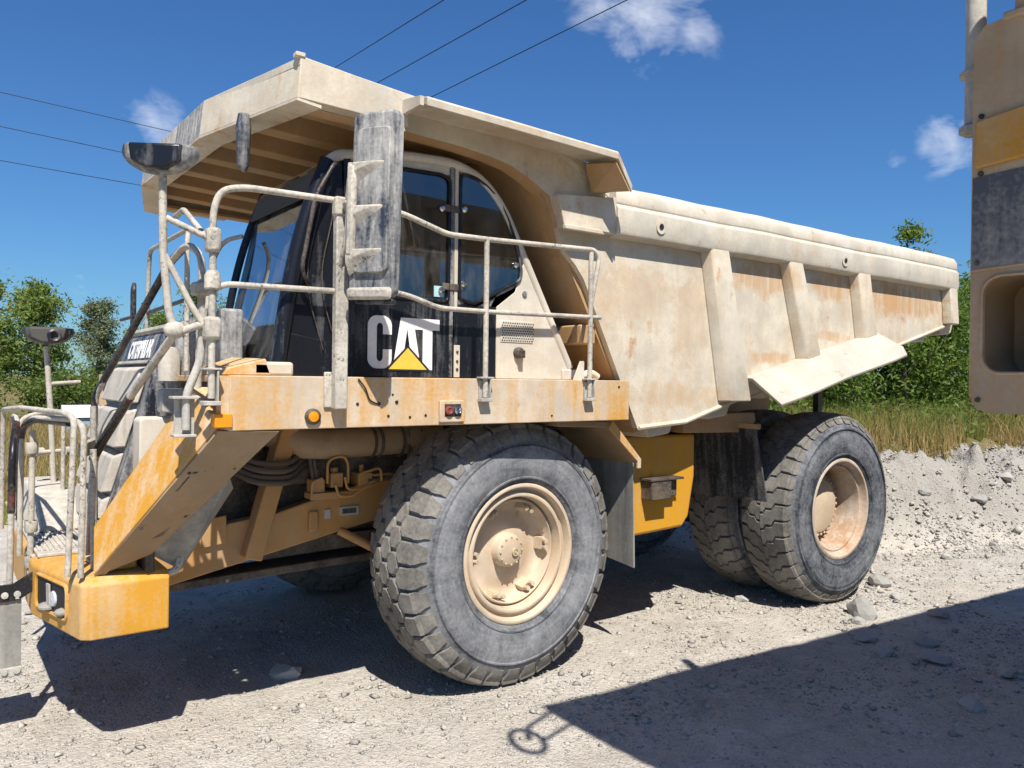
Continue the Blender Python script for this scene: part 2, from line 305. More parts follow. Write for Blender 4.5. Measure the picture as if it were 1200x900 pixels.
def tag(o, label, cat, group=None):
    o['label'] = label; o['category'] = cat
    if group: o['group'] = group
    return o
def fastmesh(name, v, f, mat, parent=None, kind=None, tone=None, smooth=False):
    """numpy arrays -> mesh; f has a fixed number of corners per face"""
    me = bpy.data.meshes.new(name); k = f.shape[1]
    me.vertices.add(len(v)); me.vertices.foreach_set('co', np.ascontiguousarray(v, dtype=np.float32).ravel())
    me.loops.add(f.size); me.loops.foreach_set('vertex_index', np.ascontiguousarray(f, dtype=np.int32).ravel())
    me.polygons.add(len(f)); me.polygons.foreach_set('loop_start', np.arange(0, f.size, k, dtype=np.int32))
    me.update(calc_edges=True); me.validate()
    if smooth: me.polygons.foreach_set('use_smooth', [True]*len(me.polygons))
    if tone is not None:
        a = me.attributes.new('tone', 'FLOAT', 'POINT'); a.data.foreach_set('value', tone.astype(np.float32))
    me.materials.append(MATS[mat]); o = bpy.data.objects.new(name, me); COL.objects.link(o); o.parent = parent
    if kind: o['kind'] = kind
    return o

# ------------------------------------------------------------------ ground
def sst(a, b, x): t = np.clip((x-a)/(b-a), 0, 1); return t*t*(3-2*t)
def bank_s(x, y):
    a = (x-6.55)+.35*np.sin(y*1.1); b = (y+1.55+.20*(x-7.0))+.25*np.sin(x*1.3)+.12*np.sin(x*3.1+1)
    return -np.log(np.exp(-a*2.2)+np.exp(-b*2.2))/2.2 if not np.isscalar(x) else -math.log(math.exp(min(-a*2.2, 60))+math.exp(min(-b*2.2, 60)))/2.2
def base_h(x, y):
    s = bank_s(np.clip(x, -30, 60), np.clip(y, -30, 60))
    return 1.04*sst(0, 1.65, s)+.055*np.clip(s-1.8, 0, 14)
def height_exact(X, Y):
    X = np.asarray(X, float); Y = np.asarray(Y, float); H = base_h(X, Y); Sx = bank_s(np.clip(X, -30, 60), np.clip(Y, -30, 60)); out = H.copy()
    for i in np.nonzero(np.maximum(np.abs(X-2), np.abs(Y)) < 40)[0]:
        x, y = float(X[i]), float(Y[i]); k = min(max(Sx[i], 0), 1.2)
        h = .030*noise.noise((x*.7, y*.7, 0))+.016*noise.noise((x*2.7, y*2.7, 4))+.008*noise.noise((x*8, y*8, 7))-.006
        if k > 0: h += k*(.20*noise.noise((x*1.5, y*1.5, 3))+.15*noise.noise((x*4.2, y*4.2, 9))+.22*abs(noise.noise((x*4.6, y*4.6, 2)))+.10*abs(noise.noise((x*13, y*13, 5)))+.03*noise.noise((x*23, y*23, 6)))
        out[i] += h
    return out
def axis_lines(a, b, step, far):
    c = list(np.arange(a, b+1e-6, step)); g = step; lo = [a]; hi = [b]
    while hi[-1] < far: g *= 1.22; hi.append(hi[-1]+g); lo.append(lo[-1]-g)
    return np.array(lo[:0:-1]+c+hi[1:])
xs = axis_lines(-6.0, 14.0, .07, 4000); ys = axis_lines(-6.0, 4.5, .07, 4000)
nx, ny = len(xs), len(ys)
gx, gy = np.meshgrid(xs, ys, indexing='ij')
gz = height_exact(gx.ravel(), gy.ravel()); GZ = gz.reshape(nx, ny)
def heights(X, Y):
    X = np.asarray(X, float); Y = np.asarray(Y, float); i = np.clip(np.searchsorted(xs, X)-1, 0, nx-2); j = np.clip(np.searchsorted(ys, Y)-1, 0, ny-2)
    u = (X-xs[i])/(xs[i+1]-xs[i]); w = (Y-ys[j])/(ys[j+1]-ys[j])
    return (GZ[i, j]*(1-u)+GZ[i+1, j]*u)*(1-w)+(GZ[i, j+1]*(1-u)+GZ[i+1, j+1]*u)*w
def height(x, y): return float(heights([x], [y])[0])
gv = np.stack([gx.ravel(), gy.ravel(), gz], 1)
ii, jj = np.meshgrid(np.arange(nx-1), np.arange(ny-1), indexing='ij'); q = (ii*ny+jj).ravel()
go = fastmesh('ground', gv, np.stack([q, q+ny, q+ny+1, q+1], 1), 'ground', kind='structure', smooth=True)
ga = go.data.attributes.new('grass', 'FLOAT', 'POINT')
sv = bank_s(np.clip(gv[:, 0], -30, 60), np.clip(gv[:, 1], -30, 60))
gmask = np.maximum(sst(1.9, 2.5, sv), sst(7.5, 9.5, gv[:, 1]+.15*gv[:, 0])); gmask = np.maximum(gmask, sst(16, 22, np.hypot(gv[:, 0], gv[:, 1])))
ga.data.foreach_set('value', gmask.astype(np.float32))
gb = go.data.attributes.new('spoil', 'FLOAT', 'POINT'); gb.data.foreach_set('value', sst(.1, .8, sv).astype(np.float32))

# ------------------------------------------------------------------ the haul truck
truck = empty('haul_truck', (0, 0, 0), 'big dusty beige and yellow rigid dump truck parked on the gravel', 'dump truck')
T = truck
# ---- dump body: side plates, floor, front wall, canopy
side = [(1.23, 1.96), (.64, 3.10), (.585, 3.20), (.50, 3.30), (.40, 3.385), (.345, 3.47), (.31, 3.58), (.22, 3.82), (.10, 3.88), (-.02, 3.94), (-.15, 3.99), (-.35, 4.025), (-.61, 4.05), (-1.08, 4.07), (-1.84, 4.09),
        (-1.84, 4.34), (-1.1, 4.28), (.3, 4.20), (.70, 4.13), (.90, 3.93), (6.86, 3.99), (7.0, 3.18), (5.39, 2.77), (2.62, 2.21), (1.85, 2.0)]
body = B()
for sy in (-1, 1): body.prism(side, sy*1.89, sy*1.945)
body.build
dump = body.build('dump_body', 'body_paint', T, smooth=30)
# floor following the belly line, and the sloping front wall
B().slab([(1.23, -1.89, 1.97), (1.23, 1.89, 1.97), (2.62, 1.89, 2.23), (2.62, -1.89, 2.23)], .05).slab([(2.62, -1.89, 2.23), (2.62, 1.89, 2.23), (7.0, 1.89, 3.2), (7.0, -1.89, 3.2)], .05).build('floor_plate', 'underbody_paint', dump)
B().slab([(1.23, -1.89, 1.97), (.30, -1.89, 3.60), (.30, 1.89, 3.60), (1.23, 1.89, 1.97)], -.05).loft([[(.30, y, 3.60), (.12, y, 3.92), (-.1, y, 4.10), (-.1, y, 4.16), (.2, y, 3.98), (.36, y, 3.62)] for y in (-1.89, 1.95)]).build('front_wall', 'underbody_paint', dump)
for y in (-1.25, -.42, .42, 1.25):
    B().loft([[(1.20+dx, y+dy*w, 1.97+dz) for dx, dy, dz in ((0, -1, 0), (0, 1, 0), (-.12, .8, -.04), (-.12, -.8, -.04))] if k == 0 else [(.31+dx, y+dy*w, 3.58+dz) for dx, dy, dz in ((0, -1, 0), (0, 1, 0), (-.12, .8, -.04), (-.12, -.8, -.04))] for k, w in ((0, .12), (1, .12))]).build('front_wall_rib', 'underbody_paint', dump, .01)
B().bar((.70, -1.89, 2.75), (.70, 1.89, 2.75), .16, .16).build('front_wall_beam', 'underbody_paint', dump, .012)
# top rail of each side: box beam, rolled upper lip
for sy in (-1, 1):
    pr = [(1.945, 3.56), (2.05, 3.58), (2.062, 3.61), (2.062, 3.80), (2.045, 3.82), (2.03, 3.83), (2.04, 3.845), (2.035, 3.93), (2.00, 3.985), (1.94, 4.01), (1.87, 4.0), (1.84, 3.93), (1.84, 3.85), (1.90, 3.80)]
    loops = []
    for x in np.linspace(.86, 6.9, 22):
        w = .002*math.sin(x*5.1)+.003*math.sin(x*2.3+1)
        loops.append([(x, sy*(a+w*.6), z+.012*(x-.86)/6+w+(.003*math.sin(x*9) if z > 3.9 else 0)) for a, z in pr])
    B().loft(loops).build('top_rail', 'pale_rail', dump, .008, smooth=50)
    B().prism([(.30, 3.58), (.86, 3.58), (.86, 3.88), (.24, 3.82)], sy*1.945, sy*2.035).build('rail_end_plate', 'body_paint', dump, .006)
    B().prism([(.28, 3.55), (.70, 3.55), (.66, 3.585), (.28, 3.585)], sy*2.035, sy*2.075).build('rail_step', 'body_paint', dump, .006)
    for hx in (1.36, 4.24):
        B().lathe([(.05, 0), (.055, .012), (.028, .012), (.028, -.02), (.0, -.02)], (hx, sy*2.062, 3.69), 16, (0, sy, 0)).build('rail_lug', 'body_paint', dump)
        B().lathe([(.026, .013), (.0, .013)], (hx+.005, sy*2.062, 3.70), 12, (0, sy, 0)).build('rail_hole', 'logo_black', dump)
    # ribs
    for (xt, xb, zb, wt, wb) in ((2.17, 2.50, 2.20, .17, .21), (3.36, 3.72, 2.60, .155, .175), (4.66, 4.84, 2.82, .165, .17), (6.78, 6.84, 3.16, .13, .12)):
        zt = 3.63
        def rib(x, w, z, dep): return [(x-w, sy*1.945, z), (x-w*.80, sy*(1.945+dep*.85), z), (x-w*.70, sy*(1.945+dep), z), (x+w*.70, sy*(1.945+dep), z), (x+w*.80, sy*(1.945+dep*.85), z), (x+w, sy*1.945, z)]
        B().loft([rib(xb, wb, zb-.01, .115), rib(xt, wt, zt, .108)]).build('side_rib', 'body_paint', dump, .012, smooth=50)
    # bottom flange along the belly edge
    B().tube([(1.24, sy*1.945, 1.965), (1.84, sy*1.945, 2.005), (2.6, sy*1.945, 2.21)], .022, 8).build('belly_flange', 'body_paint', dump)
    B().tube([(5.2, sy*1.945, 2.735), (6.98, sy*1.945, 3.175)], .02, 8).build('belly_flange', 'body_paint', dump)
    # rock deflector skirt that flares out above the rear tyres
    dl = []
    for t in np.linspace(0, 1, 9):
        x = 2.66+t*2.3; zt = 2.42+.232*(x-2.66)*1.0; e = .30+.02*math.sin(t*9)
        dl.append([(x, sy*1.947, zt), (x+.02, sy*2.05, zt-.005), (x+.06, sy*(2.05+e), zt-.25), (x+.07, sy*(2.04+e), zt-.275), (x+.03, sy*2.03, zt-.04), (x, sy*1.947, zt-.05)])
    x = 5.18; dl.append([(x, sy*1.947, 2.93), (x+.05, sy*2.02, 2.90), (x+.22, sy*2.12, 2.81), (x+.22, sy*2.11, 2.79), (x+.05, sy*2.01, 2.87), (x, sy*1.947, 2.88)])
    B().loft(dl).build('rock_deflector', 'deflector_paint', dump, .006, smooth=50)
    # ledge over the cab arch
    lg = [[(x, sy*1.945, zz+.075), (x, sy*2.22, zz+.045), (x, sy*2.295, zz+.028), (x, sy*2.305, zz+.018), (x, sy*2.30, zz-.035), (x, sy*2.22, zz+.0), (x, sy*1.945, zz+.02)] for x, zz in ((-1.10, 4.175), (-1.0, 4.172), (-.4, 4.158), (.2, 4.14), (.62, 4.13))]
    lg += [[(.80, sy*1.945, zz+.075), (.80, sy*2.20, zz+.05), (.80, sy*2.27, zz+.03), (.80, sy*2.28, zz+.02), (.80, sy*2.27, zz-.03), (.80, sy*2.2, zz+.0), (.80, sy*1.945, zz+.02)] for zz in (3.90,)]
    B().loft(lg).build('canopy_ledge', 'canopy_paint', dump, .006)
    B().slab([(-1.12, sy*1.945, 4.14), (-1.12, sy*2.29, 4.14), (-1.12, sy*2.29, 4.20), (-1.12, sy*1.945, 4.25)], .03).build('ledge_end_plate', 'canopy_paint', dump)
    B().slab([(.62, sy*2.0, 3.90), (.78, sy*2.27, 3.885), (.62, sy*2.28, 4.08), (.55, sy*2.0, 4.12)], .02).build('ledge_gusset', 'underbody_paint', dump)
    # canopy side skirt, set slightly proud of the plate
    B().prism([(-1.86, 4.09), (-1.10, 4.068), (-1.13, 4.285), (-1.86, 4.352)], sy*1.945, sy*2.052).build('canopy_side_skirt', 'canopy_paint', dump, .006)
    # arch flange
    B().loft([[(x, sy*1.80, z), (x, sy*1.942, z), (x, sy*1.942, z+.03), (x, sy*1.80, z+.03)] for x, z in [(-1.84, 4.085)]+[(a, b-.005) for a, b in side[:0:-1] if -1.2 < a < .35 and 3.5 < b < 4.1][::1][0:0]+[(-1.08, 4.065), (-.61, 4.045), (-.35, 4.02), (-.15, 3.985), (-.02, 3.935), (.10, 3.875), (.22, 3.815), (.305, 3.58)]]).build('arch_flange', 'underbody_paint', dump, smooth=60)
# canopy roof plate and pointed front skirt
plan = [(-1.85, -2.05), (-2.11, -.85), (-2.13, .95), (-1.87, 2.12)]
roof = B(); top = [(-1.86, -2.05, 4.345), (-2.11, -.85, 4.345), (-2.13, .95, 4.345), (-1.86, 2.05, 4.345), (.3, 2.0, 4.2), (.3, -2.0, 4.2)]
roof.loft([[(x, y, z-.045) for x, y, z in top], top]).loft([[(.3, y, 4.155), (.3, y, 4.2), (.9, y, 3.93), (.9, y, 3.88)] for y in (-1.95, 1.95)]).build('canopy_roof', 'canopy_paint', dump)
for i, ((x0, y0), (x1, y1)) in enumerate(zip(plan, plan[1:])):
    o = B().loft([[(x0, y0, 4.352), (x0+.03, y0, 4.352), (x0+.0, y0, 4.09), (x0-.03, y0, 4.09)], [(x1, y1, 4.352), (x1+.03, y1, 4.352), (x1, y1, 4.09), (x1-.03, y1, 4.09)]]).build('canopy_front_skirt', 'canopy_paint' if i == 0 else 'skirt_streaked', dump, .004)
    B().loft([[(x0-.03, y0, 4.09), (x0+.13, y0, 4.075), (x0+.13, y0, 4.055), (x0-.03, y0, 4.075)], [(x1-.03, y1, 4.09), (x1+.13, y1, 4.075), (x1+.13, y1, 4.055), (x1-.03, y1, 4.075)]]).build('canopy_lip', 'canopy_paint', dump)
B().box(-1.89, -1.83, -2.06, -2.0, 4.345, 4.372).build('canopy_corner_tab', 'canopy_paint', dump, .004)
for y in (-1.62, -1.08, -.54, 0, .54, 1.08, 1.62):
    xf = -2.05+.22*max(0, abs(y)-.85)/1.2
    B().loft([[(xf, y-.11, 4.30), (xf, y-.08, 4.16), (xf, y+.08, 4.16), (xf, y+.11, 4.30)], [(.2, y-.11, 4.2), (.2, y-.08, 4.05), (.2, y+.08, 4.05), (.2, y+.11, 4.2)]]).build('canopy_beam', 'underbody_paint', dump, .008)
B().tube([(-2.03, -1.50, 4.10), (-2.03, -1.50, 4.02), (-2.03, -1.50, 3.76), (-2.02, -1.5, 3.72)], .05, 10, rs=[.035, .05, .04, .012]).build('canopy_reflector', 'mirror_back', dump)
# belly cross-members whose ends peep out under the side
for i, x in enumerate((1.55, 2.35, 3.2, 4.2, 5.4, 6.2, 6.9)):
    z = 2.0 if x < 2 else 2.16+.225*(x-2.4); z = min(z, 3.17); h_ = .13 if x < 6.5 else .16
    B().loft([[(x-.22, sy*1.92, z+.02), (x-.15, sy*1.91, z-h_), (x+.13, sy*1.91, z-h_+.03), (x+.22, sy*1.92, z+.10)] for sy in (-1, 1)]).build('belly_beam', 'body_paint', dump, .02)
for y in (-.55, .55):
    B().loft([[(1.5, y-.12, 1.80), (1.5, y+.12, 1.80), (1.5, y+.12, 2.02), (1.5, y-.12, 2.02)], [(4.9, y-.12, 2.0), (4.9, y+.12, 2.0), (4.9, y+.12, 2.72), (4.9, y-.12, 2.72)]]).build('body_sill', 'underbody_paint', dump, .01)
B().prism([(2.1, 1.88), (3.1, 1.86), (3.22, 1.98), (3.2, 2.06), (2.1, 2.06)], -1.7, -1.2).build('pivot_bracket', 'underbody_paint', dump, .01)
B().bar((5.05, -1.25, 2.62), (5.05, -1.25, 1.5), .07, .09, (1, 0, 0)).build('rock_ejector', 'dark_steel', dump, .005)
B().bar((5.05, 1.25, 2.62), (5.05, 1.25, 1.5), .07, .09, (1, 0, 0)).build('rock_ejector', 'dark_steel', dump, .005)

# ---- chassis
chas = B().prism([(-2.75, .86), (-2.3, .90), (-.77, 1.20), (1.2, 1.2), (5.4, 1.25), (5.4, 1.65), (2.2, 1.72), (-.74, 1.55), (-1.6, 1.33), (-2.75, 1.20)], -.92, -.80).prism([(-2.75, .86), (-2.3, .90), (-.77, 1.20), (1.2, 1.2), (5.4, 1.25), (5.4, 1.65), (2.2, 1.72), (-.74, 1.55), (-1.6, 1.33), (-2.75, 1.20)], .80, .92).build('chassis_frame', 'frame_paint', T, .01)
B().bar((-1.78, -.97, 1.03), (-1.50, -.97, 2.02), .13, .16, (0, 1, 0)).build('frame_strut', 'frame_paint', chas, .012)
B().slab([(-2.12, -.935, 1.14), (-1.95, -.935, 1.16), (-1.95, -.935, 1.36), (-2.12, -.935, 1.34)], .02).build('frame_plate', 'frame_paint', chas, .004)
B().slab([(-2.30, -1.0, 1.18), (-1.98, -1.0, 1.86), (-2.08, -1.0, 1.90), (-2.42, -1.0, 1.3)], .04).build('frame_gusset', 'frame_paint', chas, .006)
B().box(-1.32, -1.24, -.945, -.922, 1.17, 1.33).build('frame_lug', 'frame_paint', chas, .015)
B().box(-1.19, -1.14, -.935, -.921, 1.26, 1.33).build('frame_label', 'decal', chas); B().box(-1.06, -.90, -.935, -.921, 1.27, 1.34).build('frame_label', 'decal', chas); B().box(-1.04, -.92, -.938, -.936, 1.285, 1.325).build('frame_label_print', 'dark_steel', chas)
B().box(-2.6, 1.3, -.79, .79, .98, 1.10).build('sump_guard', 'dark_steel', chas)
B().bar((-2.35, -.7, .86), (-.7, -.7, .90), .30, .06).build('lower_crossbar', 'dark_steel', chas, .008)
B().cyl((-1.05, -.9, 1.15), (-.35, -1.35, .72), .035).build('steering_rod', 'frame_paint', chas)
B().box(-2.3, .9, -.75, .75, 1.1, 2.0).build('engine_block', 'dark_steel', T, .03)
B().tube([(-1.62, -.85, 1.96), (-1.40, -1.0, 1.86), (-1.2, -1.02, 1.85), (-.2, -1.02, 1.87)], .115, 16).build('exhaust_pipe', 'fender_under', T)
for x in (-.85, -.79, -.60): B().lathe([(.12, -.012), (.13, -.012), (.13, .012), (.12, .012)], (x, -1.02, 1.858), 20, (1, 0, 0), True).build('pipe_clamp', 'dark_steel', T)
B().box(-1.5, .3, -.95, -.9, 1.55, 2.0).build('engine_side_cover', 'dark_steel', T)
# brake valve cluster on the frame
vl = B().box(-1.36, -1.0, -1.10, -.94, 1.44, 1.49).box(-1.35, -1.25, -1.08, -.96, 1.49, 1.59).box(-1.20, -1.10, -1.08, -.95, 1.52, 1.63).box(-.98, -.86, -1.1, -.95, 1.52, 1.62).cyl((-1.3, -1.02, 1.59), (-1.3, -1.02, 1.66), .018).cyl((-.92, -1.02, 1.62), (-.92, -1.02, 1.68), .02).cyl((-1.15, -1.02, 1.63), (-1.15, -1.02, 1.67), .03).build('brake_valve', 'frame_paint', T, .006)
for pts in ([(-1.36, -1.09, 1.44), (-1.36, -1.1, 1.58), (-1.28, -1.1, 1.60)], [(-1.24, -1.1, 1.56), (-1.24, -1.1, 1.72), (-1.18, -1.1, 1.76), (-1.10, -1.1, 1.76), (-1.07, -1.1, 1.7), (-1.07, -1.1, 1.55)], [(-1.18, -1.12, 1.55), (-1.16, -1.12, 1.46), (-1.06, -1.12, 1.45), (-.9, -1.12, 1.52), (-.72, -1.08, 1.55)], [(-1.1, -1.11, 1.6), (-1.08, -1.11, 1.50), (-.95, -1.11, 1.50), (-.85, -1.11, 1.56), (-.6, -1.0, 1.54)], [(-.98, -1.12, 1.62), (-.80, -1.12, 1.66), (-.79, -1.12, 1.55)], [(-.86, -1.1, 1.6), (-.7, -1.1, 1.6), (-.4, -1.0, 1.52)]):
    B().tube(pts, .011, 8, .04).build('brake_line', 'frame_paint', vl)
for k, (z, y) in enumerate(((1.80, -1.08), (1.75, -1.10), (1.70, -1.08), (1.66, -1.1))):
    B().tube([(-1.95, -.9, z+.05), (-1.80, y, z-.06), (-1.55, y-.03, z-.08), (-1.38, -.95, z), (-1.2, -.85, z+.1)], .022, 8, .1).build('hose', 'hose', T)
for x in (-1.36, -1.33): B().tube([(x, -1.0, 1.9), (x+.02, -1.05, 1.6), (x+.1, -1.0, 1.45)], .014, 8, .1).build('hose', 'hose', T)
B().tube([(-.9, -1.1, 1.56), (-.6, -1.12, 1.58), (-.45, -1.1, 1.75), (-.42, -1.1, 1.95)], .012, 8, .1).build('hose', 'hose', T)
B().tube([(-.55, -1.12, 2.0), (-.55, -1.12, 1.72)], .012, 8).build('hose', 'hose', T)
# suspension, axles
for sy in (-1, 1):
    B().cyl((.05, sy*1.15, .95), (.12, sy*1.0, 2.05), .16, 20).build('front_strut', 'underbody_paint', T)
    B().cyl((0, sy*.8, 1.03), (0, sy*1.55, 1.03), .22, 20).build('front_spindle', 'dark_steel', T)
    B().cyl((3.9, sy*.75, 1.2), (3.6, sy*.75, 2.0), .13, 16).build('rear_strut', 'dark_steel', T)
B().lathe([(.0, -.95), (.28, -.95), (.30, -.5), (.45, -.2), (.45, .2), (.30, .5), (.28, .95), (0, .95)], (4.209, 0, 1.03), 24).build('rear_axle', 'dark_steel', T)

# ---- deck (near and far wings) with the sloping front fenders
for sy in (-1, 1):
    d = B().box(-2.30, .92, *sorted((sy*2.15, sy*2.11)), 2.05, 2.372).box(-2.30, .92, *sorted((sy*2.11, sy*.9)), 2.33, 2.37).box(.88, .92, *sorted((sy*2.11, sy*1.2)), 2.05, 2.33).build('deck', 'yellow_paint', T, .006)
    # front return of the deck, then the wedge-shaped fender down to the bumper
    if sy < 0: B().slab([(-2.30, sy*2.15, 2.055), (-2.36, sy*2.10, 2.06), (-2.36, sy*2.10, 2.37), (-2.30, sy*2.15, 2.37)], .02).build('deck_corner', 'yellow_paint', d)
    f = B().loft([[(-2.355, sy*2.13, 2.09), (-2.40, sy*1.72, 2.30), (-2.30, sy*1.72, 2.30), (-2.28, sy*2.12, 2.07)],
                  [(-2.88, sy*1.42, 1.15), (-2.86, sy*1.28, 1.42), (-2.78, sy*1.28, 1.38), (-2.82, sy*1.42, 1.13)]])
    if sy < 0: f.build('fender_front_plate', 'fender_yellow', d, .006)
    if sy < 0: B().loft([[(-2.36, sy*2.145, 2.052), (-2.36, sy*2.10, 2.06), (-2.0, sy*2.10, 2.045), (-2.0, sy*2.145, 2.04)], [(-2.885, sy*1.43, 1.135), (-2.87, sy*1.40, 1.14), (-2.56, sy*1.42, 1.26), (-2.56, sy*1.47, 1.25)]]).build('fender_side_plate', 'fender_under', d, .004)
    for t, w in ((.28, .13), (.66, .12)):
        c = V(-2.36, sy*2.145, 2.052).lerp(V(-2.885, sy*1.43, 1.135), t); c2 = V(-2.0, sy*2.145, 2.04).lerp(V(-2.56, sy*1.47, 1.25), t); nn = V(0, sy*-.75, -.66)*-.002
        for a in (.32, .72):
            p = c.lerp(c2, a); s_ = V(-.5, sy*-.72*-1*0+.0, -.9).normalized()
            e = (V(-2.885, sy*1.43, 1.135)-V(-2.36, sy*2.145, 2.052)).normalized(); r_ = (c2-c).normalized()
            oo = V(0, sy*.75, -.66)*.003
            if a == .32 and sy < 0: q4 = [p-e*.008-r_*.05, p-e*.008+r_*.16, p+e*.008+r_*.16, p+e*.008-r_*.05]; B().loft([[x-oo for x in q4], [x+oo for x in q4]]).build('fender_slot', 'logo_black', d); q4 = [p+e*.03-r_*.06, p+e*.03+r_*.14, p+e*.16+r_*.14, p+e*.16-r_*.06]; B().loft([[x-oo for x in q4], [x+oo*.7 for x in q4]]).build('fender_patch', 'dark_steel', d)
        for a in (.12, .85):
            p = c.lerp(c2, a); sy < 0 and B().ball(p, .012).build('fender_bolt', 'dark_steel', d)
    if sy < 0: B().slab([(-2.56, sy*1.44, 1.24), (-2.20, sy*1.85, 1.74), (-2.14, sy*1.72, 1.66), (-2.36, sy*1.36, 1.10)], .015).build('fender_inner_gusset', 'grey_flap', d)
    # wheel-arch flange behind the front tyre and the flap hung on it
    B().loft([[(x, sy*1.25, z), (x, sy*1.97, z), (x, sy*1.97, z+.05), (x, sy*1.25, z+.05)] for x, z in ((.32, 2.0), (.86, 1.98), (1.08, 1.78), (1.21, 1.66))]).build('wheel_arch', 'fender_under', d, .006)
    B().prism([(.86, 1.97), (.90, 2.04), (1.24, 1.70), (1.24, 1.62), (1.2, 1.62), (1.2, 1.68)], *sorted((sy*1.965, sy*1.985))).build('arch_flange', 'yellow_paint', d, .004)
    B().loft([[(1.22, sy*1.30, 1.68), (1.235, sy*1.30, 1.68), (1.235, sy*1.90, 1.70), (1.22, sy*1.90, 1.70)], [(1.26, sy*1.30, .80), (1.275, sy*1.30, .80), (1.265, sy*1.90, .745), (1.25, sy*1.90, .745)]]).build('front_mud_flap', 'grey_flap', d)
    if sy < 0: deck = d
# deck fittings, near side
B().box(-2.385, -2.285, -2.168, -2.09, 2.07, 2.15).build('marker_lamp', 'amber_lens', deck, .006)
B().lathe([(.05, 0), (.05, .02), (.036, .028)], (-1.80, -2.15, 2.125), 20, (0, -1, 0)).build('lamp_bezel', 'dark_steel', deck)
B().lathe([(.036, .022), (.03, .032), (0, .036)], (-1.80, -2.15, 2.125), 20, (0, -1, 0)).build('side_lamp', 'amber_lens', deck)
pb = B().box(-.90, -.70, -2.175, -2.15, 2.07, 2.22); pb.build('service_plate', 'yellow_paint', deck, .006)
B().box(-.865, -.735, -2.178, -2.16, 2.11, 2.195).build('service_recess', 'dark_steel', deck)
for x, mt in ((-.835, 'red_plug'), (-.765, 'chrome')):
    B().lathe([(.03, .0), (.03, .02), (.02, .024), (.012, .018), (0, .018)], (x, -2.176, 2.152), 16, (0, -1, 0)).build('service_plug', mt, deck)
for x, z, r in ((-1.35, 2.20, .012), (-1.22, 2.21, .012), (-1.28, 2.12, .009), (-1.12, 2.11, .009), (-1.0, 2.12, .009), (-1.25, 2.26, .007), (-1.5, 2.2, .01), (.1, 2.1, .008), (.8, 2.32, .01)):
    B().lathe([(r, 0), (r, .004), (0, .004)], (x, -2.1505, z), 10, (0, -1, 0)).build('bolt_hole', 'logo_black', deck)
B().tube([(-1.50, -2.16, 2.36), (-1.45, -2.165, 2.30), (-1.42, -2.16, 2.22), (-1.36, -2.155, 2.2)], .005, 6, .03).build('cable', 'cable', deck)
B().box(-2.1, -1.84, -1.95, -1.80, 2.37, 2.46).build('deck_box', 'cab_beige', deck, .02)
B().loft([[(-2.28, -1.95, 2.372), (-2.28, -1.3, 2.372), (-2.25, -1.3, 2.42), (-2.25, -1.95, 2.42)], [(-1.98, -1.95, 2.372), (-1.98, -1.3, 2.372), (-2.02, -1.3, 2.50), (-2.02, -1.95, 2.48)]]).build('deck_step', 'yellow_paint', deck, .01)
# handrails along the deck edge
def rail(name, pts, r=.021, fil=.09, mat='rail_paint', par=None): return B().tube(pts, r*.83, 10, fil).build(name, mat, par or T, smooth=60)
hr = rail('deck_handrail', [(-1.25, -2.18, 3.45), (-1.15, -2.18, 3.43), (-.86, -2.18, 3.35), (-.5, -2.18, 3.355), (.49, -2.18, 3.39), (.54, -2.18, 3.33), (.46, -2.18, 2.97)], .023, .06)
rail('deck_handrail', [(-1.25, -2.18, 2.925), (-1.15, -2.18, 2.91), (-.92, -2.18, 2.845), (-.5, -2.18, 2.845), (.56, -2.18, 2.865)], .021, .06, par=hr)
for x in (-.535, .455):
    rail('rail_post', [(x, -2.18, 2.24), (x, -2.18, 3.37)], .024, 0, par=hr)
    B().box(x-.045, x+.045, -2.21, -2.15, 2.21, 2.235).box(x-.04, x+.04, -2.165, -2.15, 2.235, 2.36).box(x-.055, x+.055, -2.215, -2.15, 2.372, 2.385).box(x+.025, x+.032, -2.21, -2.15, 2.235, 2.372).build('rail_bracket', 'galvanised', hr, .003)
B().prism([(.34, 2.37), (.44, 2.37), (.44, 2.52), (.41, 2.52)], -2.13, -2.11).build('rail_gusset', 'cab_beige', hr)
# mirror mast and the tall mirror
mast = B().bar((-1.645, -2.20, 2.17), (-1.645, -2.20, 3.47), .085, .06, (0, 1, 0)).build('mirror_mast', 'rail_paint', T, .008)
B().box(-1.73, -1.60, -2.17, -2.15, 2.18, 2.40).build('mast_plate', 'rail_paint', mast, .006)
B().box(-1.70, -1.58, -2.24, -2.17, 3.36, 3.48).build('mast_clamp', 'rail_paint', mast, .015)
for z in (3.40, 3.45): B().cyl((-1.6, -2.27, z), (-1.55, -2.20, z), .016, 8).build('clamp_bolt', 'rail_paint', mast)
rail('mirror_arm', [(-1.62, -2.22, 3.42), (-1.64, -2.30, 3.60), (-1.66, -2.33, 3.35), (-1.66, -2.3, 3.2), (-1.66, -2.22, 3.05)], .018, .05, par=mast)
rail('mirror_arm', [(-1.62, -2.22, 3.40), (-1.66, -2.28, 3.43), (-1.65, -2.36, 3.42)], .022, .03, par=mast)
mh = B()
mp_ = rrect(-.165, .165, -.56, .56, .05, 5)
mh.loft([[(a, 0, b) for a, b in mp_], [(a, -.05, b) for a, b in mp_], [(a*.95, -.065, b*.975) for a, b in mp_]])
mq = rrect(-.12, .13, -.42, .46, .04, 5)
mh.loft([[(a, -.06, b) for a, b in mq], [(a*.97, -.09, b*.985) for a, b in mq]])
MM = Matrix.Translation((-1.50, -2.42, 3.41)) @ Matrix.Rotation(math.radians(-62), 4, 'Z') @ Matrix.Rotation(math.radians(1.5), 4, 'Y')
mir = mh.xf(MM).build('side_mirror', 'mirror_back', T, .006)
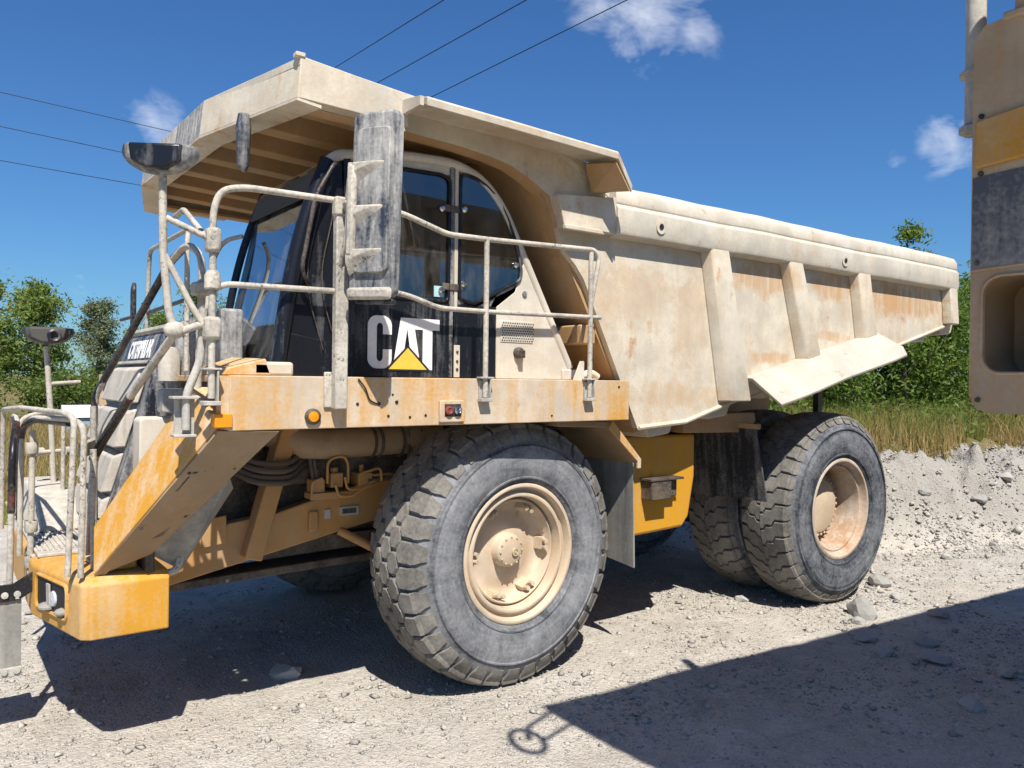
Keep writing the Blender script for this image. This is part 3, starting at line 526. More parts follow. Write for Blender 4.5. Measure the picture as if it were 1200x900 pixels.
for zc in (.22, -.04, -.30):      # bracket scallops
    s_ = B(); 
    s_.loft([[(-.15, -.08, zc-.14), (-.09, -.08, zc-.10), (.0, -.08, zc-.05), (.11, -.08, zc+.01), (.12, -.08, zc+.03), (-.15, -.08, zc+.03)], [(-.15, -.125, zc-.05), (-.10, -.125, zc-.03), (-.05, -.125, zc-.01), (.02, -.115, zc+.012), (.02, -.115, zc+.026), (-.15, -.125, zc+.026)]])
    s_.xf(MM).build('mirror_bracket', 'rail_paint', mir, .006)
B().box(-.155, -.095, -.13, -.08, -.32, .24).xf(MM).build('mirror_bracket', 'rail_paint', mir, .02)
B().box(-.16, .16, -.095, -.055, -.575, -.50).xf(MM).build('mirror_foot', 'rail_paint', mir, .02)
B().prism(rrect(-.15, .15, -.54, .54, .05), .001, .006).xf(MM).build('mirror_glass', 'chrome', mir)
B().box(-.12, .15, -.05, 0.0, -.60, -.565).xf(MM).build('lower_mirror', 'cab_black', mir, .012)
# front corner rail (from the mast forward and round the corner)
fr = rail('corner_handrail', [(-1.66, -2.19, 3.46), (-2.24, -2.18, 3.455), (-2.37, -2.18, 3.42), (-2.41, -2.18, 3.30), (-2.41, -2.18, 2.24)], .024, .12)
rail('corner_handrail', [(-1.68, -2.19, 2.90), (-2.33, -2.18, 2.89), (-2.40, -2.17, 2.86), (-2.41, -2.15, 2.55)], .022, .05, par=fr)
B().box(-2.45, -2.37, -2.22, -2.14, 3.06, 3.20).build('rail_knuckle', 'rail_paint', fr, .02); B().box(-2.455, -2.365, -2.22, -2.13, 2.57, 2.70).build('rail_knuckle', 'rail_paint', fr, .02)
B().lathe([(.035, -.05), (.045, -.04), (.045, .03), (.03, .06)], (-2.41, -2.18, 2.90), 14, (0, 0, 1)).build('rail_collar', 'rail_paint', fr)
B().box(-2.46, -2.36, -2.215, -2.13, 2.20, 2.225).box(-2.385, -2.375, -2.21, -2.15, 2.225, 2.40).box(-2.46, -2.36, -2.215, -2.13, 2.40, 2.412).build('rail_bracket', 'galvanised', fr, .003)
rail('inner_handrail', [(-2.37, -1.72, 2.0), (-2.36, -1.72, 2.37), (-2.34, -1.72, 3.10), (-2.36, -1.45, 3.22), (-2.40, -1.15, 3.12), (-2.62, -.1, 2.32), (-2.66, 0, 2.2), (-2.66, 0, 1.2)], .026, .12, par=fr)
rail('inner_handrail_sleeve', [(-2.365, -1.30, 3.185), (-2.40, -1.15, 3.12), (-2.63, -.06, 2.29), (-2.665, 0, 2.2), (-2.665, 0, 1.98)], .031, .10, 'rail_black', fr)
B().box(-2.40, -2.30, -1.77, -1.67, 2.86, 2.94).build('rail_collar', 'rail_paint', fr, .012)
rail('far_rail', [(-2.30, -1.2, 2.4), (-2.30, -1.2, 3.32), (-2.2, -.9, 3.42), (-2.2, .4, 3.42), (-2.2, .5, 2.6)], .021, .1, par=fr)
rail('far_rail', [(-2.41, -2.18, 3.10), (-2.40, -1.5, 3.42), (-2.38, -1.2, 3.42)], .021, .05, par=fr)
rail('far_rail', [(-2.2, 1.0, 2.4), (-2.2, 1.0, 3.2), (-2.1, 1.6, 3.2), (-2.1, 1.6, 2.4)], .022, .1, 'rail_black', fr)
rail('far_rail', [(-2.3, -1.2, 2.88), (-2.2, .4, 2.9), (-2.2, 1.6, 2.9)], .018, .05, 'rail_black', fr)
rail('windscreen_grab_rail', [(-2.0, -.45, 2.5), (-1.93, -.45, 3.25), (-1.86, -.5, 3.42), (-1.75, -.62, 3.45)], .02, .1, par=fr)
# round blind-spot mirror on its bracket
bm_ = rail('blind_spot_bracket', [(-2.66, -2.1, 3.50), (-2.655, -2.1, 3.05), (-2.62, -2.1, 2.70), (-2.58, -2.1, 2.60), (-2.50, -2.12, 2.64), (-2.44, -2.16, 2.66)], .026, .08)
rail('bracket_brace', [(-2.64, -2.1, 3.24), (-2.41, -2.18, 3.13)], .022, 0, par=bm_)
rail('bracket_brace', [(-2.655, -2.1, 3.05), (-2.50, -2.13, 2.74), (-2.44, -2.16, 2.64)], .022, .05, par=bm_)
B().ball((-2.59, -2.1, 2.62), .05, (1.2, .8, 1)).build('rail_knuckle', 'rail_paint', bm_)
def halfmoon(M, par, front, shell='mirror_back', name='blind_spot_mirror'):
    o = B(); loops = []
    pro = [(math.cos(math.radians(a)), math.sin(math.radians(a))*.62) for a in np.linspace(180, 360, 17)]
    for y, k in ((.0, 1.0), (-.035, .99), (-.075, .88), (-.10, .62)):
        loops.append([(a*.205*(k if abs(a) > .2 else 1), y, b*.205*k+.04) for a, b in pro]+[(.2*k, y, .065), (.0, y, .055), (-.2*k, y, .065)])
    o.loft(loops).xf(M); h = o.build(name, shell, par, .004, smooth=60)
    b2 = B().loft([[(-.15, -.03, .075), (.15, -.03, .075), (.14, -.03, -.03), (.05, -.03, -.075), (-.05, -.03, -.075), (-.14, -.03, -.03)], [(-.14, -.118, .06), (.14, -.118, .06), (.125, -.12, -.03), (.05, -.115, -.07), (-.05, -.115, -.07), (-.125, -.12, -.03)]]).xf(M).build('mirror_shell', front, par, .012)
    return h
halfmoon(Matrix.Translation((-2.66, -2.08, 3.56)) @ Matrix.Rotation(math.radians(-32), 4, 'Z'), bm_, 'cab_black')

# ---- cab
yc, yi = -1.78, -.52
cs = [(-1.86, 2.375), (-1.86, 2.48), (-1.75, 3.2), (-1.575, 3.78), (-1.50, 3.86), (-1.40, 3.885), (-.98, 3.95), (-.62, 3.965), (-.45, 3.95), (-.30, 3.89), (-.17, 3.79), (-.09, 3.68), (-.03, 3.58), (.60, 2.46), (.60, 2.375)]
cab = B()
lowb = [(-1.86, 2.375), (-1.86, 2.48), (-1.835, 2.62), (-1.38, 2.93), (-.55, 2.93), (-.20, 2.93), (-.20, 2.375)]
cab.prism([(-1.40, 2.375), (-1.40, 2.93), (-.56, 2.93), (-.56, 2.375)], yc, yc+.04)
cab.prism([(-1.86, 2.375), (-1.86, 2.50), (-1.83, 2.66), (-1.50, 2.60), (-1.415, 2.60), (-1.415, 2.375)], yc, yc+.06)
cab.prism([(-.545, 2.375), (-.545, 2.93), (-.16, 2.93), (-.16, 2.375)], yc+.004, yc+.06)
cab = cab.build('cab', 'cab_black', T, .006)
B().prism([(-.158, 2.375), (-.158, 2.93), (.02, 3.06), (.105, 3.30), (.58, 2.47), (.58, 2.375)], yc+.002, yc+.05).build('rear_side_panel', 'cab_beige', cab, .004)
B().prism([(-.54, 2.37), (-.54, 2.98), (-.37, 2.905), (.115, 3.14), (.10, 3.18), (-.158, 3.02), (-.16, 2.37)], yc+.008, yc+.02).build('rear_quarter_panel', 'hood_black', cab)
B().box(-.12, .20, yc-.004, yc+.004, 2.66, 2.83).build('vent_panel', 'cab_beige', cab, .003)
for i in range(9):
    for j in range(14): pass
vent = B()
for i in range(8):
    for j in range(14):
        x = -.105+j*.0225+(i % 2)*.011; z = 2.675+i*.0195; vent.lathe([(.0065, 0), (.0065, .002), (0, .002)], (x, yc-.0045, z), 6, (0, -1, 0))
vent.build('vent_holes', 'logo_black', cab, smooth=0, kind='stuff')
B().lathe([(.045, 0), (.045, .03), (.03, .05), (0, .05)], (.05, yc, 2.58), 14, (0, -1, 0)).box(.03, .075, yc-.07, yc-.04, 2.54, 2.60).build('filler_cap', 'dark_steel', cab, .005)
B().lathe([(.025, 0), (.022, .02), (0, .022)], (.11, yc+.01, 3.05), 12, (0, -1, 0)).build('panel_lamp', 'mirror_back', cab)
# ROPS bar and frames
B().tube([(-1.56, yc+.02, 3.80), (-1.49, yc+.02, 3.87), (-.98, yc+.02, 3.955), (-.55, yc+.02, 3.975), (-.30, yc+.02, 3.90), (-.10, yc+.02, 3.71), (.60, yc+.02, 2.47)], .038, 10, .15).build('roof_frame', 'cab_beige', cab, smooth=60)
B().box(.50, .72, yc-.02, yc+.16, 2.372, 2.46).build('frame_foot', 'cab_beige', cab, .01)
B().tube([(.66, yc-.05, 2.40), (.78, yc-.05, 2.44), (.86, yc-.05, 2.40)], .03, 10, .05).build('frame_hook', 'cab_beige', cab)
for y, r_ in ((yc+.02, .055), (yi, .03)): B().tube([(-1.88, y, 2.44), (-1.80, y, 3.0), (-1.70, y, 3.42), (-1.55, y, 3.82)], r_, 12, .3).build('windscreen_pillar', 'cab_black', cab, smooth=60)
rail('pillar_grab_rail', [(-1.69, yc-.06, 2.95), (-1.77, yc-.09, 3.05), (-1.68, yc-.1, 3.55), (-1.55, yc-.09, 3.78), (-1.50, yc-.02, 3.8)], .018, .08, 'rail_black', cab)
def bpill(x0, z0, x1, z1, w, mat='hood_black'): return B().bar((x0, yc+.012, z0), (x1, yc+.012, z1), w, .03, (0, 1, 0)).build('door_pillar', mat, cab, .004)
bpill(-.575, 2.38, -.575, 3.95, .034); bpill(-.535, 2.9, -.535, 3.95, .03, 'cab_beige'); bpill(-1.39, 2.5, -1.42, 3.88, .05, 'cab_black')
B().box(-.55, -.50, yc-.012, yc, 2.38, 2.62).build('door_hinge_strip', 'cab_beige', cab, .003)
for z in (2.44, 2.50, 2.57): B().ball((-.525, yc-.014, z), .011).build('hinge_bolt', 'dark_steel', cab)
# windows
dw = [(-1.375, 2.94), (-.60, 2.94), (-.595, 3.84), (-.66, 3.87), (-1.0, 3.86), (-1.40, 3.80)]
B().prism(dw, yc+.012, yc+.02).build('door_window', 'cab_glass', cab, smooth=0)
qw = [(-.51, 2.97), (-.38, 2.935), (.06, 3.15), (.075, 3.22), (.03, 3.42), (-.06, 3.62), (-.15, 3.76), (-.28, 3.86), (-.40, 3.90), (-.505, 3.90)]
B().prism(qw, yc+.002, yc+.008).build('quarter_window', 'cab_glass', cab, smooth=0)
def seal(poly, y, r, mat, name='window_seal'):
    pts = [V(a, y, b) for a, b in poly]; pts = [pts[-1].lerp(pts[0], .5)]+pts+[pts[-1].lerp(pts[0], .5)]
    return B().tube(pts, r, 8, .05).build(name, mat, cab, smooth=60)
seal(dw, yc, .013, 'cab_black'); seal(qw, yc-.004, .013, 'cab_black')
B().prism([(-1.0, 3.86), (-.58, 3.88), (-.55, 3.955), (-1.0, 3.94)], yc+.015, yc+.05).build('door_header', 'cab_beige', cab)
for x, z in ((-.665, 3.62), (-.47, 3.64), (-.665, 3.02), (-.47, 3.08), (.02, 3.27)):
    B().lathe([(.022, 0), (.025, .012), (.015, .025), (0, .027)], (x, yc, z), 12, (0, -1, 0)).build('window_latch', 'chrome', cab)
for z in (3.63, 3.05): B().box(-.65, -.48, yc-.012, yc+.01, z-.025, z+.025).build('window_hinge', 'dark_steel', cab, .004)
B().box(-.72, -.64, yc+.004, yc+.009, 2.97, 3.05).build('sticker', 'sticker_blue', cab)
B().prism([(-1.82, 2.505), (-1.76, 3.05), (-1.70, 3.35), (-1.585, 3.74), (-1.45, 3.84), (-1.43, 2.62)], yc+.01, yc+.03).build('front_quarter_panel', 'cab_black', cab, .003)
for xa in (-1.70, -1.60): B().tube([(xa+.10, yc-.01, 3.55), (xa-.02, yc-.012, 3.0), (xa+.12, yc-.01, 2.55)], .004, 5, .2).build('seam_cable', 'dark_steel', cab)
# windscreen, roof, far wall, rear
B().slab([(-1.87, yc+.05, 2.50), (-1.87, yi-.02, 2.50), (-1.585, yi-.02, 3.80), (-1.585, yc+.05, 3.80)], .008).build('windscreen', 'windscreen_glass', cab, smooth=0)
B().slab([(-1.88, yc+.02, 2.375), (-1.88, yi, 2.375), (-1.88, yi, 2.50), (-1.88, yc+.02, 2.50)], .03).build('windscreen_sill', 'cab_black', cab, .005)
B().loft([[(-1.57, y, 3.80), (-1.45, y, 3.90), (-.98, y, 3.985), (-.45, y, 3.98), (-.20, y, 3.85), (-.05, y, 3.62), (-.09, y, 3.60), (-.24, y, 3.80), (-.5, y, 3.93), (-.98, y, 3.93), (-1.43, y, 3.85), (-1.55, y, 3.76)] for y in (yc+.03, yi)]).build('cab_roof', 'cab_beige', cab, smooth=60)
B().slab([(-1.655, yc+.06, 3.58), (-1.655, yi-.02, 3.58), (-1.60, yi-.02, 3.76), (-1.60, yc+.06, 3.76)], -.01).build('sun_visor', 'visor_grey', cab)
B().prism([(-.1, 2.4), (-.1, 2.92), (-.05, 3.6), (0, 3.58), (.57, 2.47), (.57, 2.4)], yi-.04, yi).prism([(-1.3, 2.4), (-1.3, 2.9), (-.1, 2.9), (-.1, 2.4)], yi-.04, yi).box(-.12, -.06, yc+.07, yi-.05, 2.4, 3.1).build('cab_far_wall', 'cab_black', cab)
B().prism([(-1.5, 2.94), (-.1, 2.94), (-.1, 3.55), (-.3, 3.85), (-1.4, 3.82)], yi-.02, yi-.012).build('far_window', 'cab_glass', cab, smooth=0)
B().box(-1.85, .5, yc+.06, yi-.04, 2.375, 2.40).build('cab_floor', 'seat_fabric', cab)
B().loft([[(-.75, -1.4, 2.8), (-.75, -.95, 2.8), (-.25, -.95, 2.8), (-.25, -1.4, 2.8)], [(-.75, -1.4, 2.92), (-.75, -.95, 2.92), (-.3, -.95, 2.9), (-.3, -1.4, 2.9)]]).loft([[(-.38, -1.38, 2.9), (-.38, -.97, 2.9), (-.25, -.97, 2.9), (-.25, -1.38, 2.9)], [(-.28, -1.36, 3.5), (-.28, -.99, 3.5), (-.15, -.99, 3.5), (-.15, -1.36, 3.5)]]).box(-.65, -.4, -1.3, -1.05, 2.4, 2.8).build('driver_seat', 'seat_fabric', cab, .04)
B().lathe([(.20, -.015), (.22, 0), (.20, .015), (.185, 0)], (-1.33, -1.2, 3.02), 24, (.5, 0, .85), True).cyl((-1.33, -1.2, 3.02), (-1.55, -1.2, 2.6), .03).build('steering_wheel', 'seat_fabric', cab)
B().box(-1.72, -1.5, -1.65, -.65, 2.5, 2.85).build('dashboard', 'seat_fabric', cab, .05)
# door logo: heavy letters and the yellow triangle
yl = yc-.0025
def letter(poly, y=yl, mat='white_print', nm='logo_letter', t=.002): return B().prism(poly, y, y+t).build(nm, mat, cab, smooth=0)
def arcp(cx, cz, rx, rz, a0, a1, k=7): return [(cx+rx*math.cos(math.radians(a0+(a1-a0)*i/k)), cz+rz*math.sin(math.radians(a0+(a1-a0)*i/k))) for i in range(k+1)]
x0, x1, z0, z1 = -1.252, -1.066, 2.435, 2.805
letter(arcp(x0+.07, z1-.07, .07, .07, 180, 90)[::1]+arcp(x1-.07, z1-.07, .07, .07, 90, 0)+[(x1, 2.675), (x1-.069, 2.675), (x1-.069, 2.72)]+arcp((x0+x1)/2, 2.725, .024, .03, 0, 180)+arcp((x0+x1)/2, 2.515, .024, .03, 180, 360)+[(x1-.069, 2.57), (x1, 2.57)]+arcp(x1-.07, z0+.07, .07, .07, 0, -90)+arcp(x0+.07, z0+.07, .07, .07, 270, 180))
letter([(-1.056, 2.44), (-.995, 2.80), (-.895, 2.80), (-.83, 2.44), (-.905, 2.44), (-.920, 2.58), (-.933, 2.665), (-.942, 2.72), (-.951, 2.665), (-.964, 2.58), (-.982, 2.44)], y=yl-.0005)
letter([(-.895, 2.80), (-.675, 2.80), (-.675, 2.72), (-.735, 2.72), (-.735, 2.43), (-.815, 2.43), (-.815, 2.72), (-.885, 2.72)], y=yl-.001)
letter([(-1.125, 2.42), (-.745, 2.42), (-.938, 2.605)], y=yl-.003, mat='logo_black', nm='logo_triangle_border')
letter([(-1.09, 2.432), (-.782, 2.432), (-.938, 2.585)], y=yl-.0045, mat='logo_yellow', nm='logo_triangle')

# ---- hood and radiator grille
hy0, hy1 = -.60, .78
fx = lambda z: -2.29-(2.71-z)*.275
hood = B().loft([[(fx(1.25), y, 1.25), (fx(2.0), y, 2.0), (fx(2.66), y, 2.66), (-2.24, y, 2.75), (-1.9, y, 2.86), (-.4, y, 2.95), (-.4, y, 2.0), (-1.6, y, 1.95), (-2.2, y, 1.30)] for y in (hy0, hy1)]).build('engine_hood', 'hood_black', T, .03, seg=3)
B().tube([(-2.27, hy0+.02, 2.72), (-2.27, hy1-.02, 2.72)], .03, 8).build('hood_lip', 'grille_dust', hood)
def gpanel(za, zb, ya, yb, out, mat, nm, bev=.012):
    return B().loft([[(fx(za)-.002, ya, za), (fx(za)-.002, yb, za), (fx(zb)-.002, yb, zb), (fx(zb)-.002, ya, zb)], [(fx(za)-out, ya+.02, za+.0), (fx(za)-out, yb-.02, za+.0), (fx(zb)-out, yb-.02, zb-.03), (fx(zb)-out, ya+.02, zb-.03)]]).build(nm, mat, hood, bev)
gpanel(2.16, 2.44, hy0+.14, hy1-.06, .07, 'grille_dust', 'grille_panel'); gpanel(1.84, 2.12, hy0+.12, hy1-.06, .09, 'grille_dust', 'grille_panel'); gpanel(1.52, 1.80, hy0+.12, hy1-.06, .08, 'grille_dust', 'grille_panel'); gpanel(1.28, 1.49, hy0+.12, hy1-.06, .06, 'grille_dust', 'grille_panel')
B().slab([(fx(2.455)-.004, hy0+.10, 2.455), (fx(2.455)-.004, hy1-.04, 2.455), (fx(2.475)-.004, hy1-.04, 2.475), (fx(2.475)-.004, hy0+.10, 2.475)], -.03).build('grille_trim', 'grille_dust', hood)
fc = bpy.data.curves.new('hood_lettering', 'FONT'); fc.body = 'CATERPILLAR'; fc.size = .20; fc.align_x = 'CENTER'; fc.align_y = 'CENTER'; fc.extrude = .002; fc.offset = .006
ft = bpy.data.objects.new('tmp', fc); COL.objects.link(ft)
dg = bpy.context.evaluated_depsgraph_get(); me = bpy.data.meshes.new_from_object(ft.evaluated_get(dg)); bpy.data.objects.remove(ft)
me.materials.clear(); me.materials.append(MATS['white_print']); lo = bpy.data.objects.new('hood_lettering', me); COL.objects.link(lo); lo.parent = hood
zz = 2.565; Xa = V(0, -1, 0); Ya = V(.275, 0, 1).normalized(); Za = Xa.cross(Ya)
mw = Matrix((Xa*.66, Ya, Za)).transposed().to_4x4(); mw.translation = V(fx(zz)-.006, .06, zz); lo.matrix_local = mw
# things on the hood's near side
B().prism(rrect(-2.585, -2.325, 1.56, 2.09, .035), -1.2, -1.0).build('step_guard_box', 'cab_beige', T, .012)
B().lathe([(.09, 0), (.085, .006), (.0, .006)], (-2.43, -1.2, 1.72), 20, (0, -1, 0)).build('guard_knob_plate', 'cab_beige', T)
B().lathe([(.018, 0), (.018, .02), (0, .02)], (-2.43, -1.204, 1.74), 12, (0, -1, 0)).build('guard_knob', 'dark_steel', T)
B().lathe([(.07, -.12), (.075, .06), (.05, .11), (0, .12)], (-2.35, -.95, 2.45), 16, (0, 0, 1)).build('washer_bottle', 'grille_dust', T)
B().prism(rrect(-2.46, -2.30, 2.12, 2.28, .02), -1.25, -1.1).build('horn_box', 'galvanised', T, .01)
B().box(-2.3, -1.95, -.95, -.63, 2.0, 2.70).build('air_intake_box', 'hood_black', T, .04)
B().tube([(-2.28, -.75, 1.3), (-2.25, -.75, 2.0), (-2.12, -.70, 2.5), (-2.0, -.65, 2.7)], .05, 12, .2).build('coolant_hose', 'hood_black', T)
B().box(-2.1, -1.95, -1.3, -.7, 2.37, 2.83).build('battery_cover', 'hood_black', T, .02)
sr = rail('stair_handrail', [(-2.86, -1.02, 1.2), (-2.83, -1.05, 1.72), (-2.82, -1.08, 1.86), (-2.70, -1.55, 2.25), (-2.60, -1.9, 2.52), (-2.58, -2.06, 2.6)], .028, .1)
rail('handrail_sleeve', [(-2.83, -1.05, 1.82), (-2.80, -1.16, 1.93), (-2.705, -1.53, 2.235)], .034, .05, 'rail_black', sr)
rail('handrail_post', [(-2.52, -2.08, 2.06), (-2.52, -2.08, 2.26), (-2.45, -2.10, 2.45), (-2.44, -2.12, 2.75)], .028, .06, 'galvanised', sr)
B().box(-2.60, -2.46, -2.12, -2.02, 2.235, 2.25).box(-2.575, -2.465, -2.05, -2.035, 2.03, 2.235).box(-2.59, -2.47, -2.12, -2.02, 2.02, 2.035).build('post_bracket', 'galvanised', sr, .003)

# ---- bumper
bp = [(-2.46, -1.50), (-2.90, -1.50), (-2.955, -1.46), (-2.97, -1.40), (-3.13, -.70), (-3.13, .70), (-2.95, 1.46), (-2.46, 1.50)]
bump = B().loft([[(x, y, z) for x, y in pl] for z, pl in ((.775, bp), (1.10, bp), (1.145, [(-2.47+(x+2.47)*.94, y*.965) for x, y in bp]))]).build('bumper', 'bumper_yellow', T, .012, seg=3)
# headlight opening on the near front corner: rim around a flat black plate that paints the shade inside
a_, b_ = V(-2.985, -1.33, 0), V(-3.115, -.76, 0); dn = V(-(b_-a_).y, (b_-a_).x, 0).normalized(); dn = dn if dn.x < 0 else -dn
def onb(t, z, o=0.0): 
    p = a_.lerp(b_, t)+dn*o; return (p.x, p.y, z)
B().loft([[onb(u, z, -.02) for u, z in rrect(.10, .92, .87, 1.06, .045)], [onb(u, z, .004) for u, z in rrect(.10, .92, .87, 1.06, .045)]]).build('pocket_shade_plate', 'logo_black', bump, smooth=0)
loop = [Vector(onb(u, z, .006)) for u, z in rrect(.08, .94, .86, 1.07, .05)]
B().tube(loop+[loop[0]], .012, 6).build('pocket_rim', 'bumper_yellow', bump)
B().lathe([(.05, 0), (.046, .012), (.0, .018)], onb(.45, .955, .003), 18, tuple(dn)).build('headlight', 'lens_clear', bump)
B().slab([onb(.50, .90, .02), onb(.58, .90, .02), onb(.60, 1.04, .02), onb(.52, 1.04, .02)], .01).build('headlight_bracket', 'galvanised', bump)
B().ball(onb(.2, .90, .004), .05, (1, 1, .5)).ball(onb(.62, .89, .004), .06, (1, 1.3, .4)).build('pocket_dirt', 'stone', bump)
# bumper top platform with ribbed tread plate, front ladder
plat = B().box(-3.10, -2.66, -.70, 2.0, 1.146, 1.17).build('bumper_platform', 'grille_dust', bump, .006)
for i in range(13): B().box(-3.085+i*.033, -3.073+i*.033, -.6, 1.95, 1.17, 1.182).build('tread_rib', 'grille_dust', plat, .003)
B().loft([[(-3.06, y, 1.17), (-2.70, y, 1.17), (-2.70, y, z), (-2.98, y, z)] for y, z in ((.1, 1.2), (.5, 1.36), (1.9, 1.40))]).build('radiator_guard_step', 'grille_dust', plat, .03)
B().box(-2.80, -2.62, -1.35, -1.12, 1.145, 1.33).build('tow_pin_housing', 'bumper_yellow', bump, .012); B().box(-2.60, -2.54, -1.47, -1.2, 1.13, 1.40).build('tow_pin_lug', 'dark_steel', bump, .015)
B().box(-2.72, -2.70, -1.362, -1.35, 1.18, 1.29).build('tow_pin_label', 'decal', bump)
rail('bumper_hose', [(-2.50, -1.42, 1.10), (-2.40, -1.44, 1.12), (-2.36, -1.40, 1.25), (-2.40, -1.32, 1.36)], .028, .08, 'rail_paint', bump)
# rail tubes standing on the bumper
fr2 = rail('front_handrail', [(-2.95, -1.44, 1.15), (-2.94, -1.45, 2.05), (-2.97, -1.28, 2.09), (-3.12, -.55, 2.07), (-3.17, -.35, 1.98), (-3.17, -.3, 1.1)], .022, .07)
rail('front_handrail', [(-3.01, -1.37, 1.15), (-2.985, -1.40, 2.10), (-3.02, -1.25, 2.13), (-3.15, .0, 2.12), (-3.2, .8, 2.08), (-3.2, .9, 1.1)], .022, .06, par=fr2)
rail('front_handrail_sleeve', [(-2.98, -1.15, 2.062), (-3.12, -.55, 2.062), (-3.172, -.34, 1.98), (-3.172, -.3, 1.35)], .029, .1, 'rail_black', fr2)
rail('front_handrail', [(-3.25, -.62, .95), (-3.24, -.62, 1.85), (-3.2, -.4, 2.04), (-3.16, .3, 2.05)], .024, .08, par=fr2)
rail('front_handrail_sleeve', [(-3.245, -.62, 1.45), (-3.24, -.62, 1.85), (-3.205, -.42, 2.03), (-3.18, 0, 2.04)], .029, .08, 'rail_black', fr2)
rail('front_handrail', [(-3.12, -.45, 1.0), (-3.11, -.45, 1.98)], .024, 0, par=fr2)
for z in (1.08, 1.32, 1.86): B().lathe([(.036, -.04), (.04, -.03), (.04, .03), (.036, .04)], (-3.115, -.45, z), 12, (0, 0, 1)).build('rail_collar', 'rail_paint', fr2)
rail('front_handrail', [(-2.80, -.97, 1.15), (-2.82, -.97, 2.16)], .024, 0, par=fr2)
rail('front_handrail', [(-2.85, -1.25, 1.15), (-2.86, -1.25, 1.9)], .024, 0, par=fr2)
rail('front_handrail', [(-3.12, -.45, 1.12), (-2.98, -1.0, 1.13)], .018, 0, par=fr2)
B().bar((-2.80, -.9, 1.90), (-2.93, -1.3, 1.90), .04, .09).build('rail_plate', 'rail_paint', fr2, .006)
B().box(-2.84, -2.74, -1.03, -.92, 1.40, 1.415).box(-2.76, -2.745, -1.02, -.93, 1.15, 1.40).box(-2.85, -2.73, -1.05, -.9, 1.148, 1.165).build('rail_bracket', 'galvanised', fr2, .003)
rail('front_handrail', [(-3.08, .9, 1.18), (-3.08, .9, 2.0), (-2.9, .95, 2.05), (-2.75, 1.0, 2.0), (-2.75, 1.0, 1.2)], .022, .08, par=fr2)
# far corner mirror on a post
pm = rail('corner_mirror_post', [(-2.755, 1.5, 1.2), (-2.79, 1.5, 2.0), (-2.83, 1.5, 2.62)], .03, .05)
B().box(-2.80, -2.72, 1.42, 1.58, 1.17, 1.26).build('post_foot', 'rail_paint', pm, .02); rail('post_arm', [(-2.95, 1.45, 1.66), (-2.60, 1.55, 1.67)], .024, 0, par=pm)
for x in (-2.87, -2.66): B().cyl((x-.02, 1.49, 1.665), (x+.02, 1.51, 1.665), .04, 12).build('post_collar', 'rail_paint', pm)
rail('post_arm', [(-2.81, 1.5, 2.28), (-2.55, 1.55, 2.30)], .024, 0, par=pm)
halfmoon(Matrix.Translation((-2.82, 1.45, 2.72)) @ Matrix.Rotation(math.radians(-8), 4, 'Z'), pm, 'visor_grey', 'cab_black')
B().lathe([(.05, 0), (.06, .03), (.045, .04), (.03, .03)], (-2.79, 1.33, 2.71), 16, (0, -1, 0)).build('mirror_pivot', 'cab_black', pm)
# drop-down boarding step under the bumper
B().bar((-3.6, -.66, .93), (-3.22, -.66, .93), .03, .11).bar((-3.22, -.66, .93), (-3.05, -.72, 1.05), .03, .11).build('step_hanger', 'rail_black', bump, .004)
for x in (-3.28, -3.21): 
    B().lathe([(.022, 0), (.02, .012), (0, .014)], (x, -.68, .92), 10, (0, -1, 0)).build('step_bolt', 'galvanised', bump); B().lathe([(.022, 0), (.02, .012), (0, .014)], (x, -.68, .42), 10, (0, -1, 0)).build('step_bolt', 'galvanised', bump)
B().box(-3.6, -3.185, -.66, -.645, .44, .88).build('step_rubber_strap', 'grey_flap', bump)
B().box(-3.6, -3.18, -.68, -.2, .38, .44).build('boarding_step', 'galvanised', bump, .006)

# ---- tank and rear flaps
tk = B().loft([[(1.28, y, .98), (1.32, y, .93), (2.20, y, .96), (2.29, y, 1.06), (2.37, y, 1.45), (2.37, y, 1.86), (1.28, y, 1.86)] for y in (-1.62, -1.58, -1.0)]).build('hydraulic_tank', 'tank_yellow', T, .03, seg=3)
B().box(1.62, 1.88, -1.76, -1.62, 1.28, 1.46).box(1.86, 2.02, -1.70, -1.62, 1.29, 1.46).build('tank_step_box', 'dark_steel', tk, .008)
B().box(1.60, 2.04, -1.77, -1.62, 1.455, 1.475).build('tank_step', 'dark_steel', tk, .003)
for x, z in ((1.64, 1.0), (1.76, 1.08), (1.86, 1.02)): pass
B().lathe([(.05, 0), (.05, .05), (.035, .06), (0, .06)], (1.42, -1.62, 1.42), 14, (0, -1, 0)).build('tank_cap', 'dark_steel', tk)
B().loft([[(1.28, y, .98), (1.32, y, .93), (2.20, y, .96), (2.29, y, 1.06), (2.37, y, 1.45), (2.37, y, 1.86), (1.28, y, 1.86)] for y in (1.0, 1.62)]).build('fuel_tank', 'tank_yellow', T, .03, seg=3)
for sy in (-1, 1):
    B().loft([[(2.92, sy*.95, 1.95), (2.94, sy*.95, 1.95), (2.96, sy*1.90, 1.92), (2.94, sy*1.90, 1.92)], [(3.0, sy*1.0, 1.16), (3.02, sy*1.0, 1.16), (3.06, sy*1.97, 1.18), (3.04, sy*1.97, 1.18)]]).build('rear_mud_flap', 'rubber_flap', T)
    B().bar((2.93, sy*.9, 1.95), (2.96, sy*1.93, 1.93), .05, .05).build('flap_bar', 'underbody_paint', T)
    B().box(2.4, 2.45, *sorted((sy*.95, sy*1.5)), 1.2, 1.9).build('splash_plate', 'rubber_flap', T)

